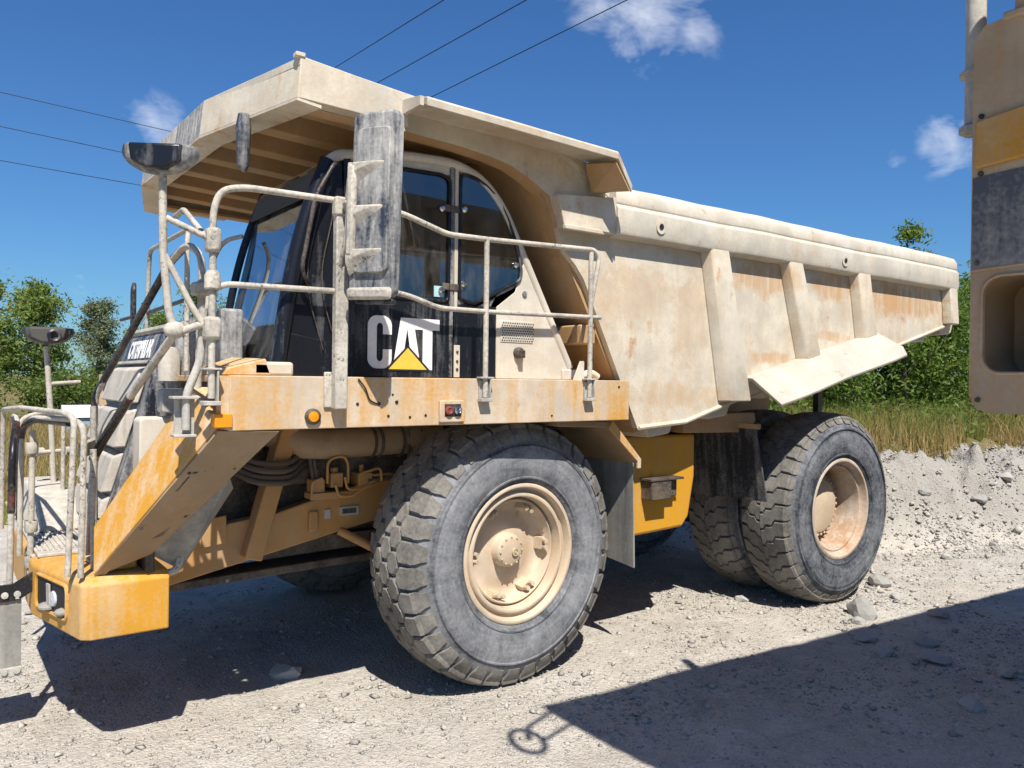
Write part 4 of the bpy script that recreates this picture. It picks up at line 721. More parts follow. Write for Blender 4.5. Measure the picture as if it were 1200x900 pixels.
# ---- wheels
def tyre_mesh(Rr, width, tread_d, gapc, gapt, NL, front):
    """carcass lathe plus lug blocks; axis +Y, outer face at y=0 going inward to +width"""
    w = width; r0 = Rr-tread_d
    half = [(.52, .10), (.535, .03), (.56, .004), (.60, -.010), (.66, -.024), (.74, -.032), (.80, -.028), (.86, -.012), (r0-.095, .016), (r0-.055, .045), (r0-.03, .085), (r0-.012, .14), (r0+.002, w*.35), (r0+.006, w*.5)]
    prof = half+[(r, w-a) for r, a in half[-2::-1]]; side_ = B().lathe(prof, (0, 0, 0), 120)
    rings = ((.59, -.010, .006), (.83, -.024, .006)) if front else ((.59, -.010, .006), (.86, -.014, .012))
    for rr, yy, e in rings: side_.lathe([(rr-.014, yy+.008), (rr-.006, yy-e), (rr+.006, yy-e), (rr+.014, yy+.008)], (0, 0, 0), 120)
    tr = B(); pitch = 2*math.pi/NL
    def P(u, y, dr):
        t = abs(y-w/2)/(w/2); rr = Rr-.030*t*t-.030*max(0, t-.72)/.28+dr
        return (rr*math.cos(u), y, rr*math.sin(u))
    def blk(a, chu=.88, dy=.008):
        cu = sum(p[0] for p in a)/len(a); cy = sum(p[1] for p in a)/len(a); wear = random.random()*.007; tilt = random.uniform(-.003, .003)
        lo = [P(x, y, -tread_d-.02) for x, y in a]; md = [P(x, y, -.016-wear) for x, y in a]
        hi = [P(cu+(x-cu)*chu, y-dy*(1 if y > cy else -1), -wear+tilt*(1 if x > cu else -1)) for x, y in a]; tr.loft([lo, md, hi])
    gu = gapt/Rr/2; gy = gapc/2; hu = pitch/2-gu
    def flank(u, f):
        q = [(Rr-.056, .052), (Rr-.085, .022), (Rr-.125, .000), (Rr-.165, -.012), (Rr-.17, .02), (Rr-.11, .09)] if front else [(Rr-.056, .052), (Rr-.085, .022), (Rr-.115, .006), (Rr-.12, .03), (Rr-.09, .09)]
        tr.loft([[(r*math.cos(u+e*hu*(.96 if r > Rr-.09 else .74)), f(y), r*math.sin(u+e*hu*(.96 if r > Rr-.09 else .74))) for r, y in q] for e in (-1, 1)])
    if not front:                                # worn rear tread: stepped bars from each shoulder to the crown
        zg = [(.035, 0), (.135, 0), (.17, .34), (.235, .34), (.265, .62), (w/2-gapc/2, .62)]
        for k in range(NL):
            for s_ in (0, 1):
                f = (lambda y: y) if s_ == 0 else (lambda y: w-y); u = (k+.5*s_)*pitch; wear = random.random()*.006
                a = [(u+o*pitch-hu, y) for y, o in zg]+[(u+o*pitch+hu, y) for y, o in zg[::-1]]
                lo = [P(x, f(y), -tread_d-.02) for x, y in a]; md = [P(x, f(y), -.012-wear) for x, y in a]
                hi = [P(x+(gu*.8 if i < len(zg) else -gu*.8), f(max(y, .05)), -wear) for i, (x, y) in enumerate(a)]
                tr.loft([lo, md, hi]); flank(u, f)
        return side_, tr
    sh = .155; rows = 3; rw = (w-2*sh)/rows; z = .032
    for k in range(NL):
        u = k*pitch
        for rI in range(rows):
            yc_ = sh+rw*(rI+.5); uo = u+(pitch/2 if rI % 2 == 0 else 0); hy = rw/2-gy
            blk([(uo-hu, yc_-hy+z*.5), (uo-hu, yc_+hy-z*.5), (uo-hu*.35, yc_+hy+z*.5), (uo+hu*.35, yc_+hy+z*.5), (uo+hu, yc_+hy-z*.5), (uo+hu, yc_-hy+z*.5), (uo+hu*.35, yc_-hy-z*.5), (uo-hu*.35, yc_-hy-z*.5)])
        for s_ in (0, 1):
            f = (lambda y: y) if s_ == 0 else (lambda y: w-y)
            blk([(u-hu, f(.035)), (u+hu, f(.035)), (u+hu, f(sh-gy-z*.5)), (u+hu*.35, f(sh-gy+z*.5)), (u-hu*.35, f(sh-gy+z*.5)), (u-hu, f(sh-gy-z*.5))]); flank(u, f)
    return side_, tr
fs_, ft_ = tyre_mesh(1.045, .62, .038, .014, .024, 35, True)
fs_me = fs_.build('tyre', 'tyre_side', None, smooth=50); ft_me = ft_.build('tyre_tread', 'tyre_tread', None, smooth=25)
rs_, rt_ = tyre_mesh(1.035, .60, .024, .008, .019, 38, False)
rs_me = rs_.build('tyre', 'tyre_rear', None, smooth=50); rt_me = rt_.build('tyre_tread', 'tyre_tread', None, smooth=25)
for o in (fs_me, ft_me, rs_me, rt_me): COL.objects.unlink(o)
def me_of(b, mat, smooth=40):
    o = b.build('tmp', mat, None, smooth=smooth); COL.objects.unlink(o); return o.data
# front wheel: stepped outer rim, recessed disc, hub and wedge clamps
rimF = me_of(B().lathe([(.50, .14), (.545, .035), (.545, .012), (.530, .002), (.515, .006), (.505, .03), (.498, .065), (.478, .07), (.472, .045), (.455, .035), (.44, .04), (.43, .075), (.425, .14), (.415, .145), (.41, .11), (.40, .105), (.392, .12), (.388, .225), (.37, .24), (.30, .245), (.26, .235), (.22, .225), (.15, .215), (.0, .215)], (0, 0, 0), 72), 'wheel_paint', 50)
hubF = me_of(B().lathe([(.15, .235), (.135, .215), (.13, .15), (.122, .135), (.105, .128), (.09, .122), (0, .122)], (0, 0, 0), 32), 'wheel_paint', 50)
hb = B()
for k in range(12):
    a = 2*math.pi*k/12; hb.lathe([(.009, 0), (.009, -.007), (0, -.009)], (.108*math.cos(a), .127, .108*math.sin(a)), 8, (0, 1, 0))
hubBolt = me_of(hb, 'wheel_paint')
hubCap = me_of(B().lathe([(.032, .12), (.032, .105), (.022, .105), (.022, .112), (.012, .112), (.012, .102), (0, .102)], (.03, 0, -.01), 18), 'wheel_paint')
clampF = me_of(B().loft([[(-.048, .155, -.012), (.048, .155, -.012), (.045, .17, .045), (-.045, .17, .045)], [(-.048, .26, -.03), (.048, .26, -.03), (.045, .26, .05), (-.045, .26, .05)]]).cyl((-.028, .17, .01), (-.028, .105, -.005), .019, 8).cyl((.028, .17, .01), (.028, .105, -.005), .019, 8), 'wheel_paint', 30)
rimR = me_of(B().lathe([(.50, .14), (.548, .035), (.548, .012), (.53, .0), (.512, .004), (.500, .03), (.49, .06), (.47, .075), (.455, .07), (.448, .09), (.44, .20), (.425, .34), (.42, .46), (.40, .50), (.30, .50), (.0, .50)], (0, 0, 0), 72), 'rear_rim_paint', 50)
hubR = me_of(B().lathe([(.345, .50), (.345, .30), (.335, .285), (.30, .285), (.29, .255), (.25, .24), (.0, .23)], (0, 0, 0), 40), 'wheel_paint', 50)
hr_ = B()
for k in range(30):
    a = 2*math.pi*k/30; hr_.lathe([(.015, 0), (.015, -.025), (0, -.027)], (.318*math.cos(a), .286, .318*math.sin(a)), 6, (0, 1, 0))
hubBoltR = me_of(hr_, 'wheel_paint')
tdata = {'F': (fs_me.data, ft_me.data), 'R': (rs_me.data, rt_me.data)}
def child(name, me, par): o = bpy.data.objects.new(name, me); COL.objects.link(o); o.parent = par; return o
def wheel(kind, x, y, z, rz=0, spin=0, hub=True):
    w = child('wheel', rimF if kind == 'F' else rimR, T); w.location = (x, y, z); w.rotation_euler = (0, 0, rz)
    a, b = tdata[kind]
    for nm, me in (('tyre', a), ('tyre_tread', b)): c = child(nm, me, w); c.rotation_euler = (0, spin, 0)
    if kind == 'F':
        child('hub', hubF, w); child('hub_bolts', hubBolt, w); child('hub_cap', hubCap, w)
        for ang in (-108, -58, 2, 62, 122, 182):
            c = child('rim_clamp', clampF, w); a_ = math.radians(ang-90); c.location = (.355*math.cos(a_+math.pi/2), 0, .355*math.sin(a_+math.pi/2)); c.rotation_euler = (0, -a_, 0)
    elif hub:
        child('hub', hubR, w); child('hub_bolts', hubBoltR, w)
    return w
ZC = 1.025
wheel('F', 0, -1.93, ZC, .05, .03); wheel('F', 0, 1.93, ZC, math.pi+.05, .4)
for s in (-1, 1):
    wheel('R', 4.209, s*2.09, ZC, 0 if s < 0 else math.pi, .05+s*.02); wheel('R', 4.209, s*1.37, ZC, 0 if s < 0 else math.pi, .11+s*.03, False)

# ------------------------------------------------------------------ the machine parked to the right, with an invented, unseen roof throwing the foreground shade
mc = empty('parked_machine', (.9, -6.3, 0), 'front corner of a beige machine with orange reflector, at the right edge', 'heavy machine')
def mpart(b, name, mat, bev=0, par=None, **k):
    o = b.build(name, mat, par or mc, bev, **k); 
    if par is None: o.location = (-.9, 6.3, 0)
    return o
XF = 0.0; yl_ = -5.162
zt, zb = 3.92, 2.243
outer = [(-5.207, zt+.016), (yl_, zt-.05), (yl_, 2.336), (yl_-.01, 2.295), (yl_-.032, 2.263), (yl_-.068, 2.247), (-5.263, zb), (-6.63, zb), (-6.63, zt+.10)]
# front plate built round the lamp pocket
hole = rrect(-5.842, -5.211, 2.416, 2.838, .08, 6)
bm = bmesh.new()
ov = [bm.verts.new((XF, y, z)) for y, z in outer]; hv = [bm.verts.new((XF, y, z)) for y, z in hole]
es = [bm.edges.new((ov[i], ov[(i+1) % len(ov)])) for i in range(len(ov))]+[bm.edges.new((hv[i], hv[(i+1) % len(hv)])) for i in range(len(hv))]
bmesh.ops.triangle_fill(bm, edges=es, use_beauty=True)
fc_ = list(bm.faces); r_ = bmesh.ops.extrude_face_region(bm, geom=fc_)
for v_ in [g for g in r_['geom'] if isinstance(g, bmesh.types.BMVert)]: v_.co.x += .04
bmesh.ops.recalc_face_normals(bm, faces=bm.faces)
me = bpy.data.meshes.new('front_plate'); bm.to_mesh(me); bm.free(); me.materials.append(MATS['machine_paint'])
fpo = bpy.data.objects.new('front_plate', me); COL.objects.link(fpo); fpo.parent = mc; fpo.location = (-.9, 6.3, 0)
def fpart(b, name, mat, bev=0, **k): return b.build(name, mat, fpo, bev, **k)
fpart(B().loft([[(XF+.036, y, z) for y, z in hole], [(XF+.34, y, z) for y, z in hole]], cap=False).add([(XF+.34, y, z) for y, z in hole], [tuple(range(len(hole)))]), 'lamp_pocket', 'fender_under')
pts = [V(XF-.003, y, z) for y, z in hole]; fpart(B().tube(pts+[pts[0]], .008, 6), 'pocket_rim', 'machine_paint')
fpart(B().prism(rrect(-5.633, -5.331, 2.44, 2.794, .06), XF+.24, XF+.335, 'x'), 'lamp_bezel', 'cab_black', .01)
fpart(B().prism(rrect(-5.608, -5.355, 2.464, 2.714, .06), XF+.19, XF+.25, 'x'), 'headlight', 'lens_clear', .02)
fpart(B().prism([(-5.182, 3.309), (-5.182, 3.518), (-5.826, 3.598), (-5.826, 3.357)], XF-.028, XF-.002, 'x'), 'orange_reflector', 'reflector_paint', .010)
fpart(B().prism([(-5.168, 2.874), (-5.168, 3.276), (-6.62, 3.35), (-6.62, 2.92)], XF-.004, XF-.001, 'x'), 'worn_grey_band', 'machine_grey')
for yb, zb_ in ((-5.20, 3.54), (-5.20, 3.29), (-5.19, 2.90), (-5.20, 2.30)): fpart(B().lathe([(.012, 0), (.011, .008), (0, .009)], (XF-.002, yb, zb_), 8, (-1, 0, 0)), 'plate_bolt', 'dark_steel')
fpart(B().tube([(XF-.002, -5.165, 2.868), (XF-.003, -5.5, 2.882), (XF-.002, -6.0, 2.893)], .007, 6), 'weld_bead', 'machine_paint')
fpart(B().box(XF+.04, XF+.64, -6.63, -5.182, 2.27, 2.31).box(XF+.04, XF+.64, -6.63, -5.182, 3.82, 3.90), 'plate_return', 'machine_paint')
mpart(B().box(XF, XF+.28, -6.308, -5.319, 3.944, 4.24), 'upper_block', 'machine_paint', .016); mpart(B().box(XF-.03, XF+.32, -6.35, -5.287, 3.92, 3.956), 'upper_flange', 'machine_paint', .01)
pp = mpart(B().cyl((.32, -5.034, 3.56), (.32, -5.034, 4.27), .044, 18).lathe([(.044, -.016), (.068, -.012), (.068, .008), (.044, .016)], (.32, -5.034, 3.855), 18, (0, 0, 1)).lathe([(.016, -.04), (.068, -.024), (.068, .0), (.044, .016)], (.32, -5.034, 3.598), 18, (0, 0, 1)), 'pipe_post', 'galvanised', smooth=40)
mpart(B().bar((.32, -5.034, 3.58), (.32, -5.3, 3.58), .05, .05), 'post_bracket', 'galvanised', .004)
# chassis behind the plate; roof on posts added out of view to cast shade
mpart(B().box(.6, 7.6, -8.6, -5.7, 1.5, 2.6), 'machine_frame', 'machine_paint', .04)
mpart(B().loft([[(-1.36, -5.32, z), (6.4, -6.02, z), (6.4, -9.4, z), (-1.36, -9.0, z)] for z in (4.58, 4.72)]), 'shade_roof', 'machine_paint', .02)
for x, y in ((1.6, -5.7), (1.6, -8.4), (6.0, -6.2), (6.0, -8.8)): mpart(B().bar((x, y, 2.3), (x, y, 4.58), .16, .16, (0, 1, 0)), 'shade_roof_post', 'machine_paint', .01)
mpart(B().tube([(-1.3, -5.36, 4.60), (-1.62, -5.42, 4.50), (-1.70, -5.50, 4.36)], .02, 8, .05).tube([V(-1.72, -5.52, 4.40)+V(.10*math.cos(a), .10*math.sin(a), .12*math.sin(a)) for a in np.linspace(0, 6.28, 18)], .022, 8).tube([(-1.36, -5.6, 4.6), (-1.62, -5.58, 4.40)], .018, 8), 'shadow_loop', 'rail_black')  # unseen loop added at the roof corner for its ring-shaped ground shadow
for x, y in ((2.6, -5.9), (2.6, -8.3), (6.4, -6.2), (6.4, -8.5)):
    w = mpart(B().lathe([(.5, .15), (.5, .03), (.4, .05), (.38, .25), (0, .25)], (0, 0, 0), 40), 'wheel', 'machine_paint'); w.location = (x-.9, y+6.3-(.3), .95)
    w2 = child('tyre', fs_me.data, w); w2.scale = (.93, .93, .93); w3 = child('tyre_tread', ft_me.data, w); w3.scale = (.93, .93, .93)

# ------------------------------------------------------------------ loose stones
def rocks_mesh(cx, cy, size, rng, seat=.25):
    """octahedron-based pebbles, 8 faces each"""
    n_ = len(cx); dirs = np.array([(1, 0, 0), (-1, 0, 0), (0, 1, 0), (0, -1, 0), (0, 0, 1), (0, 0, -1)], float)
    v = dirs[None]*(.55+.6*rng.random((n_, 6, 1)))+rng.normal(0, .22, (n_, 6, 3)); v[..., 2] *= .62
    a = rng.random(n_)*6.28; c, s = np.cos(a)[:, None], np.sin(a)[:, None]
    x = v[..., 0]*c-v[..., 1]*s; y = v[..., 0]*s+v[..., 1]*c; v = np.stack([x, y, v[..., 2]], -1)*size[:, None, None]
    z = heights(cx, cy)
    v += np.stack([cx, cy, z+size*np.where(bank_s(cx, cy) > .2, .55, seat)], 1)[:, None]
    f = np.array([(0, 2, 4), (2, 1, 4), (1, 3, 4), (3, 0, 4), (2, 0, 5), (1, 2, 5), (3, 1, 5), (0, 3, 5)])
    F = (f[None]+(np.arange(n_)*6)[:, None, None]).reshape(-1, 3)
    return v.reshape(-1, 3), F, np.repeat(rng.random(n_), 6)
rng = np.random.default_rng(3)
def scatter(n_, x0, x1, y0, y1, smin, smax, power, keep=None):
    x = rng.uniform(x0, x1, n_); y = rng.uniform(y0, y1, n_); s = smin*(1-rng.random(n_))**(-1/power); s = np.minimum(s, smax)
    if keep is not None: k = keep(x, y); x, y, s = x[k], y[k], s[k]
    return x, y, s
def clump(x, y): return np.array([noise.noise((a*.9, b*.9, 11)) for a, b in zip(x, y)])
A = [scatter(50000, -3.6, 5, -4.2, 1.5, .005, .018, 2.9), scatter(16000, -3.5, 9, -3, 4, .009, .04, 2.4),
     scatter(9000, 1.5, 12, -5, 0, .009, .045, 2.3), scatter(30000, 6.2, 15, -3.6, 2, .012, .055, 2.6, lambda x, y: (bank_s(x, y) > -.4) & (bank_s(x, y) < 2.5)), scatter(450, 6.2, 15, -3.6, 2, .03, .10, 2.6, lambda x, y: (bank_s(x, y) > 0) & (bank_s(x, y) < 2.3))]
for wx, wy in ((0, -1.65), (4.21, -1.8), (4.21, -1.1)):
    A.append((rng.normal(wx, .33, 900), rng.normal(wy, .30, 900), rng.uniform(.008, .022, 900)))
X = np.concatenate([a[0] for a in A]); Y = np.concatenate([a[1] for a in A]); SZ = np.concatenate([a[2] for a in A])
ck = clump(X, Y); k = rng.random(len(X)) < np.clip(.55+1.1*ck, .12, 1); k &= ~((bank_s(X, Y) > 2.6)); X, Y, SZ = X[k], Y[k], SZ[k]
v, f, t = rocks_mesh(X, Y, SZ, rng)
gs = fastmesh('gravel', v, f, 'stone', kind='stuff', tone=t); tag(gs, 'loose crushed stone strewn over the pale ground and bank', 'gravel')

# individual rocks
def big_rock(name, x, y, s, label, grp=None, flat_=.7, seed=0):
    random.seed(seed); bm = bmesh.new(); bmesh.ops.create_icosphere(bm, subdivisions=2, radius=1)
    sx, sy = 1+.35*random.random(), .75+.3*random.random(); an = random.random()*3
    cuts = [Vector((random.gauss(0, 1), random.gauss(0, 1), random.gauss(.2, .8))).normalized() for _ in range(9)]
    for vv in bm.verts:
        c = vv.co
        for d in cuts:
            e = c.dot(d)-.68
            if e > 0: c -= d*e*.92
        c += Vector(noise.noise_vector(c*1.7+Vector((seed, 0, 0))))*.10
        vv.co = Matrix.Rotation(an, 3, 'Z') @ Vector((c.x*sx*s, c.y*sy*s, c.z*flat_*s))
    me = bpy.data.meshes.new(name); bm.to_mesh(me); bm.free(); me.materials.append(MATS['rock'])
    a = me.attributes.new('tone', 'FLOAT', 'POINT'); a.data.foreach_set('value', [.3+.5*random.random()]*len(me.vertices))
    o = bpy.data.objects.new(name, me); COL.objects.link(o); o.location = (x, y, height(x, y)+s*flat_*.45); tag(o, label, 'rock', grp); return o
big_rock('rock', 4.03, -2.42, .19, 'largest pale angular rock lying in front of the rear tyre', seed=4, flat_=.75)
big_rock('rock', 5.35, -1.92, .125, 'pale rock lying just behind the rear tyre', seed=6, flat_=.85)
RK = [((3.3, -2.88), .12, 'brown flat rock at the edge of the foreground shade beside the largest rock', 11), ((3.73, -2.55), .08, 'small grey rock at the shade edge just behind the largest rock', 12), ((4.65, -2.91), .11, 'grey rock lit at the upper edge of the foreground shade', 13), ((3.25, -3.52), .14, 'largest flat grey slab lying in the foreground shade', 14), ((3.64, -3.26), .10, 'grey rock in the shade just above the flat grey slab', 15), ((-1.38, -0.66), .15, 'flat pale stone lit by the sun within the truck shadow', 16),
      ((3.44, -4.01), .10, 'small rock in the shade near the right edge of the picture', 17), ((4.98, -2.29), .07, 'small pale rock on sunlit gravel behind the rear tyre', 18), ((3.4, -1.42), .07, 'small pale rock on sunlit gravel in front of the rear tyres', 19), ((3.03, -3.19), .08, 'small grey rock in the shade left of the flat grey slab', 20), ((2.47, -4.16), .09, 'lowest grey rock in the foreground shade at the right', 21), ((7.5, -1.69), .09, 'small rock at the sunlit foot of the gravel bank', 22), ((9.69, -1.2), .12, 'rock halfway up the gravel bank right of the rear tyre', 23), ((10.36, -1.3), .12, 'rock near the grassy crest of the gravel bank at the right', 24), ((9.1, -0.62), .10, 'rock on the bank slope close behind the rear tyre', 25), ((8.99, -1.68), .08, 'rock low on the bank slope below the right machine', 26)]
for (rx, ry), s, lb, sd in RK:
    big_rock('rock', rx, ry, s, lb, 'rocks lying on the gravel', .45 if sd in (16, 11, 14) else .65, sd)

# ------------------------------------------------------------------ grass
def blades(n_, x, y, hmin, hmax, wd, lean, rng):
    hgt = rng.uniform(hmin, hmax, n_); a = rng.random(n_)*6.28; l = rng.normal(0, lean, n_)*hgt; wv = wd*(.6+.8*rng.random(n_))
    z = heights(x, y)
    ca, sa = np.cos(a), np.sin(a); b = rng.random(n_)*6.28; lx, ly = np.cos(b)*l, np.sin(b)*l
    p0 = np.stack([x-ca*wv, y-sa*wv, z-.03], 1); p1 = np.stack([x+ca*wv, y+sa*wv, z-.03], 1)
    m0 = np.stack([x-ca*wv*.8+lx*.35, y-sa*wv*.8+ly*.35, z+hgt*.55], 1); m1 = np.stack([x+ca*wv*.8+lx*.35, y+sa*wv*.8+ly*.35, z+hgt*.55], 1)
    tp = np.stack([x+lx, y+ly, z+hgt], 1)
    v = np.stack([p0, p1, m0, m1, tp], 1).reshape(-1, 3); f = np.array([(0, 1, 3), (0, 3, 2), (2, 3, 4)])
    return v, (f[None]+(np.arange(n_)*5)[:, None, None]).reshape(-1, 3)
def grassfield(name, n_, x0, x1, y0, y1, keep, hmin, hmax, wd, mat, label, rng, pw=1.0):
    x = x0+(x1-x0)*rng.random(n_)**pw; y = rng.uniform(y0, y1, n_); k = keep(x, y); x, y = x[k], y[k]
    v, f = blades(len(x), x, y, hmin, hmax, wd, .42, rng); o = fastmesh(name, v, f, mat, kind='stuff'); tag(o, label, 'grass'); return o
nz = lambda x, y, s, o: np.array([noise.noise((a*s, b*s, o)) for a, b in zip(x, y)])
grassfield('dry_grass', 62000, 7.5, 24, -3.5, 9, lambda x, y: (bank_s(x, y) > 2.0+.5*nz(x, y, .8, 1)) & (nz(x, y, .45, 5)+.35*nz(x, y, 2, 5) > -.22-.05*(4-bank_s(x, y))), .25, .65, .006, 'grass_dry', 'tall straw coloured dry grass growing along the top of the bank', rng, 1.3)
grassfield('green_grass', 52000, 7.5, 26, -3.5, 10, lambda x, y: (bank_s(x, y) > 2.7+.9*nz(x, y, .6, 2)), .28, .85, .007, 'grass_green', 'green grass among the dry stalks in front of the bush', rng, 1.1)
grassfield('field_grass', 42000, -9, 12, 8, 34, lambda x, y: (y+.15*x > 8.6+.8*nz(x, y, .7, 3)) & (bank_s(x, y) < 1.5), .35, .85, .011, 'grass_dry', 'straw coloured field of dry grass beyond the front railing', rng)
grassfield('field_weeds', 9000, -9, 12, 7.5, 34, lambda x, y: (nz(x, y, .5, 8) > .12) & (bank_s(x, y) < 1.5), .3, .9, .018, 'grass_green', 'green weeds standing in the dry field beyond the front railing', rng)

# ------------------------------------------------------------------ trees and bushes
def leaves(c, size, rng, asp=.6):
    n_ = len(c); a = rng.normal(0, 1, (n_, 3)); a /= np.linalg.norm(a, axis=1)[:, None]; b = rng.normal(0, 1, (n_, 3)); b[:, 2] += .0; b -= a*(a*b).sum(1)[:, None]; b /= np.linalg.norm(b, axis=1)[:, None]
    s = size*(.6+.8*rng.random(n_))[:, None]; v = np.stack([c-a*s, c+b*s*asp*.6, c+a*s, c-b*s*asp*.6], 1).reshape(-1, 3)
    return v, np.arange(n_*4).reshape(-1, 4)
def tree(name, base, H, spread, label, mat, seed, n_leaf, lsize, dens=1.0, trunk_r=.14, grp=None, first=.22, clump_r=.42, cat='tree', nb=26):
    rs = np.random.default_rng(seed); random.seed(seed)
    root = empty(name, base, label, cat, grp); tb = B(); tips = []
    zs = np.linspace(0, H*.9, 9); tx = np.cumsum(rs.normal(0, .035*H/9*2, 9)); ty = np.cumsum(rs.normal(0, .035*H/9*2, 9)); tx[0] = ty[0] = 0
    tp = [V(tx[i], ty[i], zs[i]-(.1 if i == 0 else 0)) for i in range(9)]
    tb.tube(tp, 0, 8, rs=[trunk_r*(1-i/9.5) for i in range(9)])
    for k in range(nb):
        t = first+(1-first)*((k+rs.random())/nb); i = min(int(t*8), 7); p = tp[i].lerp(tp[i+1], t*8-i)
        an = rs.random()*6.28; ln = spread*(.35+.75*math.sin(math.pi*min(1, (t-first)/(1-first)*.8+.18)))*(.6+.55*rs.random()); el = .25+.7*rs.random()
        d = V(math.cos(an), math.sin(an), el).normalized(); pts = [p]
        for s_ in range(4): d = (d+V(*rs.normal(0, .16, 3))+V(0, 0, .04)).normalized(); pts.append(pts[-1]+d*ln/4)
        r0 = max(.012, trunk_r*(1-t)*.55); tb.tube(pts, 0, 5, rs=[r0*(1-j/4.6) for j in range(5)])
        for j in (2, 3, 4):
            tips.append((pts[j], .55+.18*j))
            for _ in range(2):
                q_ = pts[j]+V(*rs.normal(0, 1, 3))*ln*.22; tb.tube([pts[j], q_], 0, 4, rs=[r0*.35, .006]); tips.append((q_, .8))
    tb.build('trunk', 'bark', root, smooth=60)
    tips = [x for x in tips if rs.random() < dens]
    idx = rs.integers(0, len(tips), n_leaf); C = np.array([tips[i][0] for i in idx]); cr = clump_r*np.array([tips[i][1] for i in idx])
    off = rs.normal(0, 1, (n_leaf, 3))*(cr*.5)[:, None]; off[:, 2] *= .75
    v, f = leaves(C+off, lsize, rs); fastmesh('crown', v, f, mat, root); return root
gz_ = lambda x, y: height(x, y)
tree('broadleaf_tree', (-1.9, 33, 0), 6.5, 1.6, 'tall broadleaf tree at the left edge with bright green open crown', 'leaf_tree', 21, 8000, .10, .42, .15, clump_r=.55, first=.3, nb=20)
tree('broadleaf_tree', (.25, 34.5, 0), 6.7, 1.5, 'bright green open tree behind the small corner mirror', 'leaf_tree', 5, 8000, .10, .42, .14, clump_r=.55, first=.34, nb=20)
tree('grey_green_tree', (3.75, 38, 0), 6.7, 1.05, 'grey-green feathery tree just left of the truck hood', 'leaf_grey', 8, 10000, .085, .7, .13, clump_r=.5, first=.15, nb=22)
tree('broadleaf_tree', (7.6, 44, 0), 6.3, 1.7, 'green tree glimpsed behind the deck rails left of the cab', 'leaf_tree', 14, 8000, .11, .6, .13, clump_r=.65, first=.12)
tree('broadleaf_tree', (11.0, 47, 0), 8.6, 1.8, 'green tree glimpsed between the cab windscreen and the rails', 'leaf_tree', 17, 8000, .11, .6, .13, clump_r=.65, first=.12)
for i, (x, y, hh, sp) in enumerate(((-2.6, 31, 2.2, 1.6), (.5, 30, 1.9, 1.6), (2.6, 32, 2.2, 1.5), (4.8, 33, 1.8, 1.4), (6.8, 36, 2.2, 1.6))):
    tree('hedge_shrub', (x, y, 0), hh, sp, ['dark shrub low at the left edge under the trees', 'rounded green shrub under the bright open tree', 'rounded green shrub beside the truck hood', 'low green shrub mostly hidden by the hood', 'low shrub hidden behind the cab rails'][i], 'leaf_hedge', 30+i, 6000, .085, 1, .05, 'shrubs in front of the trees', .03, .5, 'shrub', 18)
# the big bush behind the bank, made of several plants
BU = [((12.6, 3.7), 2.2, 1.9, 'broad dense green bush behind the tail of the dump body'), ((15.8, 2.9), 3.1, 2.0, 'tall dense green bush beside the right machine'), ((19.0, 2.4), 3.9, 2.2, 'dense green bush directly behind the right machine'), ((11.2, 5.6), 2.0, 1.8, 'low green bush seen under the dump body'), ((22.5, 1.4), 4.0, 2.4, 'green bush at the right edge beyond the machine'), ((15.5, 5.4), 2.6, 2.2, 'green bush at the back, topped by the dump body')]
for i, ((x, y), hh, sp, lb) in enumerate(BU):
    tree('bush', (x, y, gz_(x, y)-.05), hh, sp*.85, lb, 'leaf_bush', 50+i, 22000, .062, 1, .06, 'bushes behind the bank', .0, .62, 'bush', 44)
tree('sapling', (14.3, 2.35, gz_(14.3, 2.35)), 5.15, .55, 'thin leafy shoots rising above the tail of the dump body', 'leaf_bush', 71, 2600, .06, .9, .035, None, .3, .26, 'tree', 14)

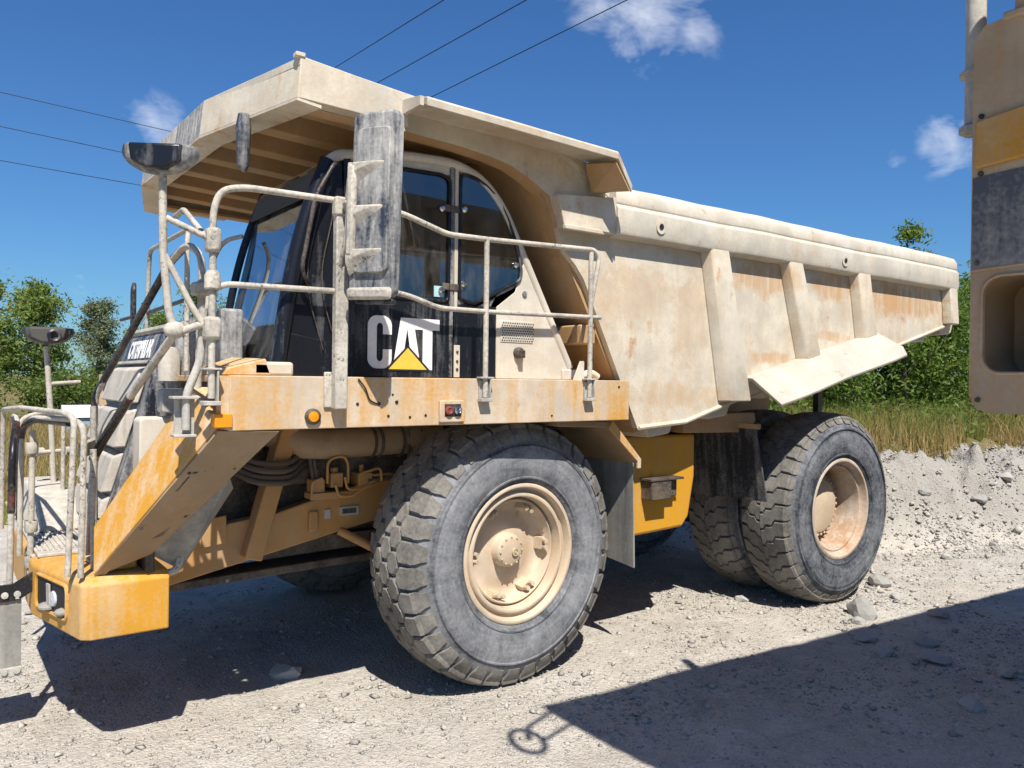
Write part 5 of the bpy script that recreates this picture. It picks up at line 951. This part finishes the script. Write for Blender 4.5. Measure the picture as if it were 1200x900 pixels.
wx = rng.uniform(8.5, 22, 26000); wy = rng.uniform(-2.5, 6, 26000); kk = (bank_s(wx, wy) > 2.5) & (nz(wx, wy, .9, 21)+.4*nz(wx, wy, 3, 22) > .05); wx, wy = wx[kk], wy[kk]
v, f = leaves(np.stack([wx, wy, heights(wx, wy)+.05+.75*rng.random(len(wx))**1.4], 1), .055, rng); wd = fastmesh('weeds', v, f, 'leaf_hedge', kind='stuff'); tag(wd, 'leafy green weeds mixed into the grass on the bank', 'weeds')

# ------------------------------------------------------------------ shed, pole and overhead wires
sh = empty('small_shed', (1.15, 27, 0), 'small pale hut with white roof in the dry field, seen through the front rails', 'hut')
B().box(-.7, .7, -.6, .6, 0, .8).build('wall', 'shed_blue', sh, .01); B().loft([[(-.8, -.7, .8), (-.8, .7, .8), (-.8, 0, 1.25)], [(.8, -.7, .8), (.8, .7, .8), (.8, 0, 1.25)]]).build('roof', 'roof_white', sh, .01)
P0 = V(10.16, 30.32, 0)
pole = empty('utility_pole', P0, 'wooden utility pole standing hidden behind the truck cab', 'pole')
B().cyl((0, 0, -.3), (0, 0, 17.2), .17, 12, .11).build('pole_shaft', 'pole_wood', pole)
AL = [12.99, 11.59, 10.44]; AR = [16.33, 14.56, 12.79]
for sd, zz_ in ((-1, AL), (1, AR)):
    for z in zz_:
        B().bar((0, 0, z-.25), (sd*.6, 0, z-.25), .1, .12).build('cross_arm', 'pole_wood', pole)
        B().lathe([(.05, 0), (.06, .05), (.04, .09), (.055, .14), (0, .19)], (sd*.5, 0, z-.19), 10, (0, 0, 1)).build('insulator', 'insulator', pole)
def wire(name, a, b, sag, label, grp):
    a, b = Vector(a), Vector(b); n_ = 24; pts = [a.lerp(b, i/n_)-V(0, 0, sag*4*(i/n_)*(1-i/n_)) for i in range(n_+1)]
    o = B().tube(pts, .016, 5).build(name, 'cable', None); tag(o, label, 'wire', grp)
for lb, z, far in zip(('topmost', 'middle', 'lowest'), AL, ((-14.52, 35.47, 15.66), (-14.34, 38.06, 14.88), (-14.16, 40.66, 13.62))):
    wire('power_line', P0+V(-.5, 0, z), far, .0, lb+' of the three thin wires crossing the sky at the left edge', 'overhead wires')
for lb, z, far in zip(('leftmost', 'middle', 'rightmost'), AR, ((6.02, -4.29, 10.60), (9.90, -7.18, 12.43), (14.62, -10.68, 14.27))):
    wire('power_line', P0+V(.5, 0, z), far, .0, lb+' of the three thin wires rising to the top of the sky above the canopy', 'overhead wires')
